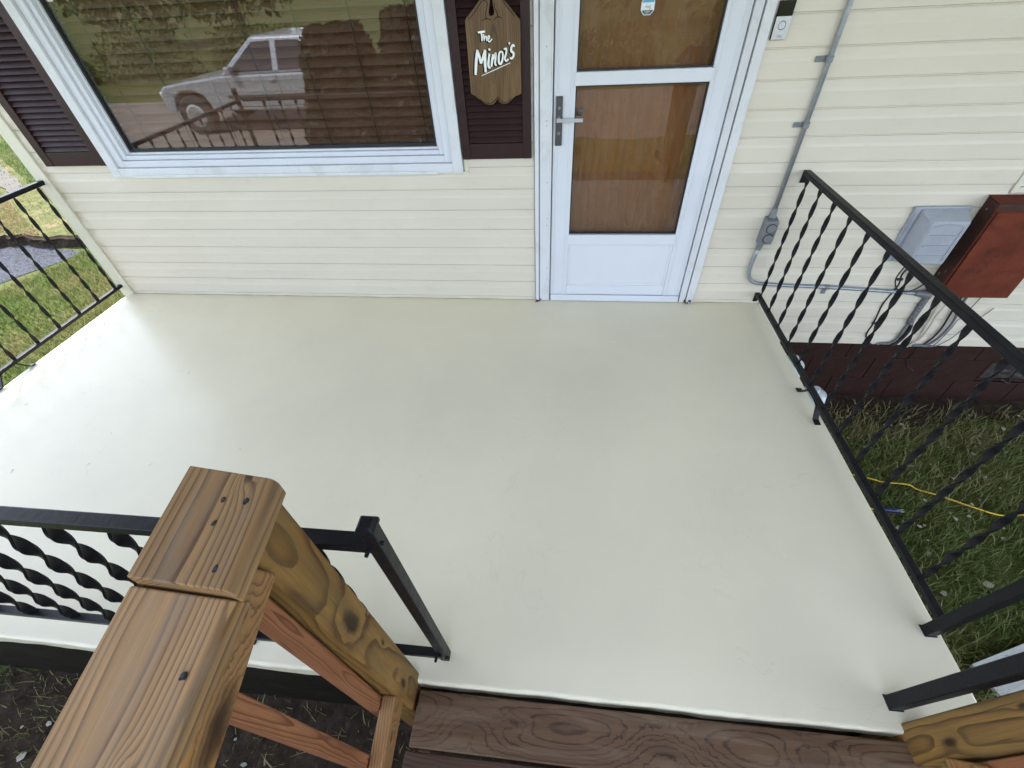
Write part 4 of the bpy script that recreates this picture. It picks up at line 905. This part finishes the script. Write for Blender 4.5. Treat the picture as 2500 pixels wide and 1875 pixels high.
cable('coax_cable', [(1.955, .30), (1.9615, 0.2668), (1.951, 0.2084), (1.9592, 0.1806), (1.9674, 0.1402), (1.9613, 0.0944), (1.9498, 0.0037), (1.9665, -0.1284), (1.9646, -0.1909), (1.9703, -0.2252), (1.984, -0.2497), (2.0082, -0.2767), (2.04, -.30)], .0042, M['blackcable'], 'black cable dropping from the grey telephone box behind the conduit to the foundation', y=-.0175)
cable('coax_cable', [(1.925, .30), (1.9137, 0.2664), (1.9088, 0.2079), (1.923, 0.1681), (1.9519, 0.1317), (1.9947, 0.1137), (2.0255, 0.1183), (2.0603, 0.1456), (2.0886, 0.1942), (2.112, .22)], .0038, M['blackcable'], 'black cable looping from the grey box to the rust red panel', y=-.046)
tag(MB().tube([(1.985, -.035, .30), (1.981, -.035, .262), (1.993, -.035, .200)], [.008, .0105, .0095], 12).build('orange_tag', M['orange'], None), 'short orange red sleeve hanging under the grey telephone box', 'sleeve')
cable('service_sheath', [(2.150, .115), (2.1579, 0.0892), (2.156, .03), (2.1577, -0.0186), (2.160, -.08), (2.1663, -0.1232)], .017, M['service'], 'thick weathered grey service cable with torn sheath below the rust red panel')
cable('frayed_strand', [(2.158, -.11), (2.1609, -0.1328), (2.1585, -0.195), (2.1535, -0.2544), (2.1277, -0.2754), (2.0854, -0.2793), (2.06, -.29)], .0065, M['service'], 'pale frayed strand curling left from the torn service cable')
cable('frayed_strand', [(2.172, -.11), (2.1767, -0.123), (2.1881, -0.1701), (2.1845, -0.2236), (2.1698, -0.2715), (2.15, -.30)], .011, M['blackcable'], 'black core dropping straight out of the torn service cable')
cable('cream_cable', [(2.245, .125), (2.2503, 0.0097), (2.2605, -0.0611), (2.2675, -0.1347), (2.2775, -0.2159), (2.2716, -0.2707), (2.265, -.30)], .0048, M['creamcable'], 'cream cable nearest the torn service cable below the panel')
cable('cream_cable', [(2.293, .125), (2.2882, 0.0535), (2.2757, -0.0517), (2.2848, -0.1342), (2.2829, -0.2255), (2.2564, -0.2762), (2.24, -.30)], .0048, M['creamcable'], 'cream cable bowed between its cream neighbour and the black cable', y=-.033)
cable('black_cable', [(2.335, .125), (2.3429, 0.0289), (2.3512, -0.041), (2.3644, -0.1509), (2.3561, -0.2282), (2.3267, -0.3043)], .0052, M['blackcable'], 'thick black cable between the cream pair and the grey cable under the panel')
cable('gray_cable', [(2.36, .125), (2.3691, 0.0294), (2.3887, -0.0581), (2.3981, -0.1312), (2.3898, -0.2125), (2.3513, -0.2832), (2.2591, -0.2812)], .0070, M['graycable'], 'grey blue cable curving under the siding edge', y=-.030)
cable('gray_cable', [(2.450, .125), (2.4381, 0.0092), (2.4293, -0.0661), (2.417, -0.0937), (2.4187, -0.1541), (2.4024, -0.2714), (2.3775, -0.2975), (2.26, -.296)], .0026, M['graycable'], 'thin grey wire with a knot below the panel')
cable('gray_cable', [(2.56, .0), (2.5261, -0.0774), (2.4869, -0.1569), (2.4639, -0.2298), (2.4139, -0.2912), (2.3597, -0.2981)], .0024, M['graycable'], 'rightmost thin wire hanging loose below the panel')
cable('loose_wire', [(2.40, -.29), (2.3569, -0.2991), (2.3435, -0.3346), (2.3347, -0.3927), (2.337, -.43), (2.3471, -0.4572), (2.375, -.50), (2.43, -.535)], .0018, M['blackcable'], 'thin dark wire looping down the brown block foundation', y=.006)
cable('loose_wire', [(3.035, -.42), (3.045, -.50), (3.050, -.58), (3.075, -.618), (3.03, -.60), (3.00, -.585)], .0035, M['blackcable'], 'short black wire bent in front of the basement window', y=.003)
MB().cyl((2.4137, -.04, -.0463), (0, -1, 0), .010, .006, .012, 10)
clips = MB()
tag(MB().box(2.404, 2.424, -.040, -.020, -.055, -.038).build('cable_clip', M['blackcable'], None, bevel=.004), 'black clip holding the thin wires below the rust red panel', 'clip')
tag(MB().box(1.957, 1.985, -.024, -.016, -.136, -.122).build('cable_clip', M['blackcable'], None, bevel=.002), 'black clip on the cable right of the railing above the foundation', 'clip')
tag(MB().box(1.938, 1.968, -.026, -.016, .174, .188).build('cable_clip', M['blackcable'], None, bevel=.002), 'black clip on the cable just under the telephone box', 'clip')

# ------------------------------------------------------------------ things on the ground
yc = thing('extension_cord', (2.2, -.85, GZ), 'yellow extension cord with a blue plug lying in the grass', 'extension cord')
cz = GZ + .045
pts = [(1.55, -.70, cz - .01), (1.75, -.715, cz), (1.909, -.748, cz), (1.983, -.772, cz), (2.106, -.783, cz + .006), (2.153, -.808, cz - .004), (2.245, -.843, cz), (2.285, -.862, cz), (2.406, -.924, cz + .004), (2.494, -.952, cz), (2.578, -.95, cz), (2.75, -.93, cz), (3.0, -1.0, cz), (3.4, -1.02, cz)]
P = [Vector(p) for p in pts]; Q = []
for i in range(len(P) - 1):
    a, b, c, dd = P[max(i - 1, 0)], P[i], P[i + 1], P[min(i + 2, len(P) - 1)]
    for k in range(5):
        u = k / 5; Q.append(.5 * (2 * b + (c - a) * u + (2 * a - 5 * b + 4 * c - dd) * u * u + (3 * b - a - 3 * c + dd) * u ** 3))
MB().tube(Q, .0046, 8).build('cord', M['yellow'], yc, smooth=True)
MB().tube([(1.55, -.70, cz - .01), (1.50, -.80, cz - .01), (1.55, -.93, cz), (1.70, -.965, cz), (1.85, -.967, cz + .01)], .0046, 8).build('cord', M['yellow'], yc, smooth=True)
pg = MB().tube([(1.845, -.966, cz + .012), (1.875, -.967, cz + .013), (1.885, -.968, cz + .013), (1.935, -.971, cz + .014), (1.962, -.973, cz + .014)], [.007, .009, .011, .0135, .012], 14).build('plug', M['blue'], yc, smooth=True)
MB().box(1.962, 1.985, -.980, -.976, cz + .010, cz + .016).box(1.962, 1.985, -.968, -.964, cz + .012, cz + .018).build('blade', M['brass'], pg)
MB().tube([(1.838, -.966, cz + .012), (1.850, -.966, cz + .012)], [.0125, .0135], 12).build('collar', M['sticker_white'], pg)
def jug(x, y, h, label):
    t = thing('plastic_jug', (x, y, GZ), label, 'jug')
    MB().tube([(x, y, GZ), (x, y, GZ + .01), (x, y, GZ + h * .35), (x, y, GZ + h * .38), (x, y, GZ + h * .86), (x, y, GZ + h * .95), (x, y, GZ + h), (x, y, GZ + h + .004)], [.07, .078, .080, .078, .080, .072, .045, .02], 24).build('body', M['pale_plastic'], t, smooth=True)
    MB().tube([(x, y, GZ + h + .002), (x, y, GZ + h + .03)], .022, 16).build('cap', M['pale_plastic'], t)
    MB().tube([(x, y, GZ + h * .5), (x, y, GZ + h * .62)], .0812, 24, False).build('band', M['telegray'], t)
jug(1.715, -.225, .26, 'pale plastic jug by the foundation, the one nearer the foot bracket')
jug(1.545, -.125, .44, 'taller pale plastic jug in the corner between porch slab and foundation')
wbd = board('white_board', (1.90, -1.80, GZ + .055), (2.9, -1.42, GZ + .055), (-.36, .93, 0), .14, .022, M['whiteboard'], None, .002)
tag(wbd, 'weathered white board lying on the grass beyond the right stair post', 'board')
fl = MB()
for i in range(230):
    if i < 160: x, y = random.uniform(1.3, 3.4), -abs(random.gauss(.0, .8)) - .1
    elif i < 200: x, y = random.uniform(-2.4, -1.2), random.uniform(-2.75, -2.2)
    else: x, y = random.uniform(-1.2, 1.2), random.uniform(-2.6, -2.15)
    if y < -2.3 and x > 1: continue
    s = random.uniform(.006, .016) * (1.8 if random.random() < .07 else 1); z = GZ + random.uniform(.018, .05); a = random.uniform(0, 6.28); tz = random.uniform(-.3, .3)
    n = 5; ring_ = [(x + s * random.uniform(.6, 1.2) * math.cos(a + 6.283 * k / n), y + s * random.uniform(.5, 1.) * math.sin(a + 6.283 * k / n), z + tz * s * math.cos(6.283 * k / n)) for k in range(n)]
    fl.add(ring_ + [(p[0], p[1], p[2] - .0012) for p in ring_], [tuple(range(n)), tuple(range(2 * n - 1, n - 1, -1))] + [(k, k + n, (k + 1) % n + n, (k + 1) % n) for k in range(n)])
M['flake'] = paint('paint_flake', (.34, .31, .25), .7, .35, 30, dirt=(.17, .13, .09), dirt_amt=.8)
tag(fl.build('paint_flakes', M['flake'], None), kind='stuff')

# ------------------------------------------------------------------ what the window glass mirrors: truck, shrubs, trees
def crown(name, n, fn, size, m, parent):
    V = []; F = []; T = []
    for i in range(n):
        p = Vector(fn()); a = Vector((random.gauss(0, 1), random.gauss(0, 1), random.gauss(0, 1))).normalized(); b = a.orthogonal().normalized(); c = a.cross(b); s = size * random.uniform(.6, 1.4)
        o = len(V); V += [p + b * s, p + c * s * .5, p - b * s, p - c * s * .5]; F.append((o, o + 1, o + 2, o + 3)); T += [random.random()] * 4
    me = bpy.data.meshes.new(name); lo = Vector(WL[parent.name]); me.from_pydata([tuple(v - lo) for v in V], [], F); me.materials.append(m)
    t = me.attributes.new('tone', 'FLOAT', 'POINT'); t.data.foreach_set('value', np.array(T, dtype=np.float32))
    return link(name, me, parent, lo)
def shrub(x, y, r, h, label):
    t = thing('evergreen_shrub', (x, y, GZ), label, 'shrub', 'evergreen shrubs in front of the porch')
    MB().tube([(x, y, GZ), (x + .02, y, GZ + h * .4), (x, y, GZ + h * .85)], [.06, .04, .012], 8).build('trunk', M['bark'], t)
    def fn():
        while True:
            u = random.random() ** .8; z = GZ + .05 + h * u; a = random.uniform(0, 6.283)
            rad = r * (1 - .55 * u ** 2.2) * (.55 + .45 * math.sqrt(random.random())) * (1 + .25 * mnoise.noise(Vector((math.cos(a) * 1.6 + x, math.sin(a) * 1.6, z * 2.2))))
            return (x + rad * math.cos(a), y + rad * math.sin(a), z)
    crown('crown', 9000, fn, .062, M['yewleaf'], t)
shrub(-3.35, -5.2, .80, 1.85, 'dark evergreen shrub nearest the truck cab, seen mirrored in the picture window')
shrub(-2.1, -5.0, .78, 2.0, 'dark evergreen shrub in the middle of the mirrored row')
shrub(-.95, -5.1, .75, 1.9, 'dark evergreen shrub mirrored beside the door')
shrub(-2.75, -4.5, .55, 1.2, 'low dark evergreen shrub in front of the mirrored row')
def tree(x, y, h, r, label, n=4200, m='leaf'):
    t = thing('leafy_tree', (x, y, GZ), label, 'tree', 'trees across the drive')
    tr_ = MB().tube([(x, y, GZ), (x + .05, y, GZ + h * .25), (x - .1, y + .1, GZ + h * .55), (x, y, GZ + h * .85)], [.22, .17, .11, .03], 10)
    for k in range(6):
        a = k * 1.05; z = GZ + h * (.35 + .07 * k); tr_.tube([(x, y, z), (x + r * .5 * math.cos(a), y + r * .5 * math.sin(a), z + h * .12)], [.06, .02], 6)
    tr_.build('trunk', M['bark'], t)
    cl = [(x + random.gauss(0, r * .45), y + random.gauss(0, r * .45), GZ + h * random.uniform(.16, .95), r * random.uniform(.25, .5)) for _ in range(22)]
    def fn():
        c = random.choice(cl); d_ = Vector((random.gauss(0, 1), random.gauss(0, 1), random.gauss(0, 1))).normalized() * c[3] * random.random() ** .4
        return (c[0] + d_.x, c[1] + d_.y, c[2] + d_.z * .8)
    crown('crown', n, fn, .16, M[m], t)
tree(-15, -22, 7, 3, 'leafy tree left of the truck across the dirt drive')
tree(-22, -26, 8, 3.4, 'leafy tree furthest left across the dirt drive')
tree(-8, -34, 9, 3.8, 'leafy tree standing far back behind the truck')
tree(4, -24, 8, 3.2, 'leafy tree across the drive facing the door')
tree(14, -30, 9, 3.6, 'leafy tree furthest right across the drive')
def bush(x, y, r, label):
    t = thing('leafy_bush', (x, y, GZ), label, 'bush', 'bushes across the drive')
    def fn():
        d_ = Vector((random.gauss(0, 1), random.gauss(0, 1), random.gauss(0, 1))).normalized() * r * random.random() ** .35
        return (x + d_.x * 1.3, y + d_.y, GZ + abs(d_.z) * 1.1 + .02)
    MB().tube([(x, y, GZ), (x, y, GZ + r * .6)], [.03, .01], 6).build('stem', M['bark'], t)
    crown('crown', 2200, fn, .07, M['leaf'], t)
bush(-9.3, -14.6, 1.35, 'bright leafy bush across the drive above the mirrored truck bed')
bush(-7.2, -13.6, 1.0, 'smaller bright bush right of the mirrored truck bed')
bush(-15.2, -15.6, 1.5, 'large bush across the drive ahead of the truck cab')
bush(-12.2, -17.5, 1.3, 'bush behind the truck bonnet across the drive')
bush(-17.8, -14.5, 1.0, 'green bush at the far edge of the drive ahead of the truck')
bush(1.2, -13.2, 1.1, 'green bush across the drive mirrored low in the door glass')
bush(4.2, -12.8, .9, 'green bush right of the mirrored door glass')
tk = thing('pickup_truck', (-5.7, -8.4, GZ), 'silver extended cab pickup truck parked on the dirt drive', 'pickup truck')
Yn, Yf = -7.55, -9.35
bd = MB()
lower = [(-8.5, -.35), (-8.52, -.05), (-8.40, .10), (-7.05, .24), (-4.9, .26), (-2.9, .26), (-2.86, -.30), (-3.4, -.34), (-3.52, -.08), (-3.72, .02), (-4.02, .02), (-4.22, -.08), (-4.32, -.36), (-7.45, -.36), (-7.55, -.10), (-7.75, .0), (-8.03, .0), (-8.22, -.10), (-8.30, -.35)]
bd.prism_xz(lower, Yn, Yf); bd.build('body', M['truck'], tk, bevel=.035, seg=3, ang=40)
cbm = MB(); Yc0, Yc1 = Yn - .03, Yf + .03
cbm.hexa([(-7.05, Yc0, .235), (-4.88, Yc0, .255), (-4.88, Yc1, .255), (-7.05, Yc1, .235)], [(-6.20, Yc0 - .16, .84), (-5.0, Yc0 - .16, .83), (-5.0, Yc1 + .16, .83), (-6.20, Yc1 + .16, .84)]); cab = cbm.build('cab', M['truck'], tk, bevel=.05, seg=3)
def side(x, z, o=.006): u = (z - .245) / .59; return (x, Yc0 - .16 * u + o, z)
MB().add([side(*p) for p in ((-6.80, .29), (-5.86, .30), (-5.80, .76), (-6.18, .75))], [(0, 1, 2, 3)]).build('side_window', M['truckglass'], cab)
MB().add([side(*p) for p in ((-5.74, .30), (-5.13, .31), (-5.20, .75), (-5.68, .76))], [(0, 1, 2, 3)]).build('side_window', M['truckglass'], cab)
MB().add([(-6.98, Yc0 - .08, .30), (-6.98, Yc1 + .08, .30), (-6.30, Yc1 + .20, .79), (-6.30, Yc0 - .20, .79)], [(0, 1, 2, 3)]).build('windscreen', M['truckglass'], cab)
for x in (-7.89, -3.87):
    for y in (Yn + .02, Yf - .02):
        s = 1 if y > -8.4 else -1
        wh = MB().tube([(x, y - s * .22, -.43), (x, y - s * .20, -.43), (x, y - s * .02, -.43), (x, y, -.43)], [.33, .37, .37, .33], 28).build('wheel', M['tyre'], tk)
        MB().tube([(x, y + s * .001, -.43), (x, y + s * .012, -.43)], [.215, .18], 20).build('rim', M['rim'], wh)
MB().box(-8.535, -8.40, Yn - .28, Yn - .02, -.13, .02).build('headlight', M['lamp'], tk, bevel=.03)
MB().box(-8.535, -8.40, Yf + .02, Yf + .28, -.13, .02).build('headlight', M['lamp'], tk, bevel=.03)
MB().box(-2.90, -2.845, Yn - .14, Yn - .02, -.05, .22).build('taillight', M['taillamp'], tk, bevel=.01)
MB().box(-2.90, -2.845, Yf + .02, Yf + .14, -.05, .22).build('taillight', M['taillamp'], tk, bevel=.01)
MB().box(-6.78, -6.66, Yn + .0, Yn + .14, .26, .40).build('wing_mirror', M['truck'], tk, bevel=.02)

sm_ = MB()
for x in (-6.88, -5.80, -5.06): sm_.box(x - .008, x + .008, Yn - .004 + .0, Yn + .0005, -.30, .23)
sm_.box(-6.88, -5.06, Yn - .004, Yn + .0005, -.30, -.285); sm_.build('door_seam', M['gasket'], tk)
MB().box(-5.98, -5.86, Yn + .0, Yn + .03, .13, .17).build('door_handle', M['truck'], tk, bevel=.008)
MB().box(-7.0, -4.4, Yn + .005, Yn + .02, -.14, -.09).build('side_trim', M['tyre'], tk, bevel=.004)

gm = MB()
for cx_, cy_ in ((-.139, -.0365), (-.127, -.026), (.790, -.026), (.797, -.0365), (.81, -.0365)):
    for _ in range(5):
        x, z, r_ = cx_ + random.uniform(-.010, .010), .004 + abs(random.gauss(0, .010)), random.uniform(.002, .006); n = 7
        pp = [(x + r_ * random.uniform(.5, 1.2) * math.cos(6.283 * k / n), z + 1.5 * r_ * random.uniform(.5, 1.2) * math.sin(6.283 * k / n)) for k in range(n)]
        yy_ = cy_ - random.uniform(0, .002); gm.prism_xz(pp, yy_, yy_ + .003)
gm.build('grime', M['soil'], d)
M['sliver'] = paint('paint_sliver', (.74, .71, .60), .4, .1, 40)
fs_ = MB()
for _ in range(70):
    x, y = (random.uniform(-2.9, -1.2), random.uniform(-1.6, -.2)) if random.random() < .45 else (random.uniform(-.9, 1.15), random.uniform(-2.1, -.1))
    a = random.uniform(0, 6.28); l_, w__ = random.uniform(.004, .014), random.uniform(.0012, .003); h_ = random.uniform(.001, .0028)
    dx, dy = math.cos(a) * l_, math.sin(a) * l_; ex, ey = -math.sin(a) * w__, math.cos(a) * w__
    fs_.hexa([(x - dx - ex, y - dy - ey, .0002), (x + dx - ex, y + dy - ey, .0002), (x + dx + ex, y + dy + ey, .0002), (x - dx + ex, y - dy + ey, .0002)], [(x - dx - ex * .4, y - dy - ey * .4, h_ * .4), (x + dx * .9 - ex * .4, y + dy * .9 - ey * .4, h_), (x + dx * .9 + ex * .2, y + dy * .9 + ey * .2, h_), (x - dx + ex * .2, y - dy + ey * .2, h_ * .4)])
tag(fs_.build('paint_slivers', M['sliver'], porch), kind='stuff')
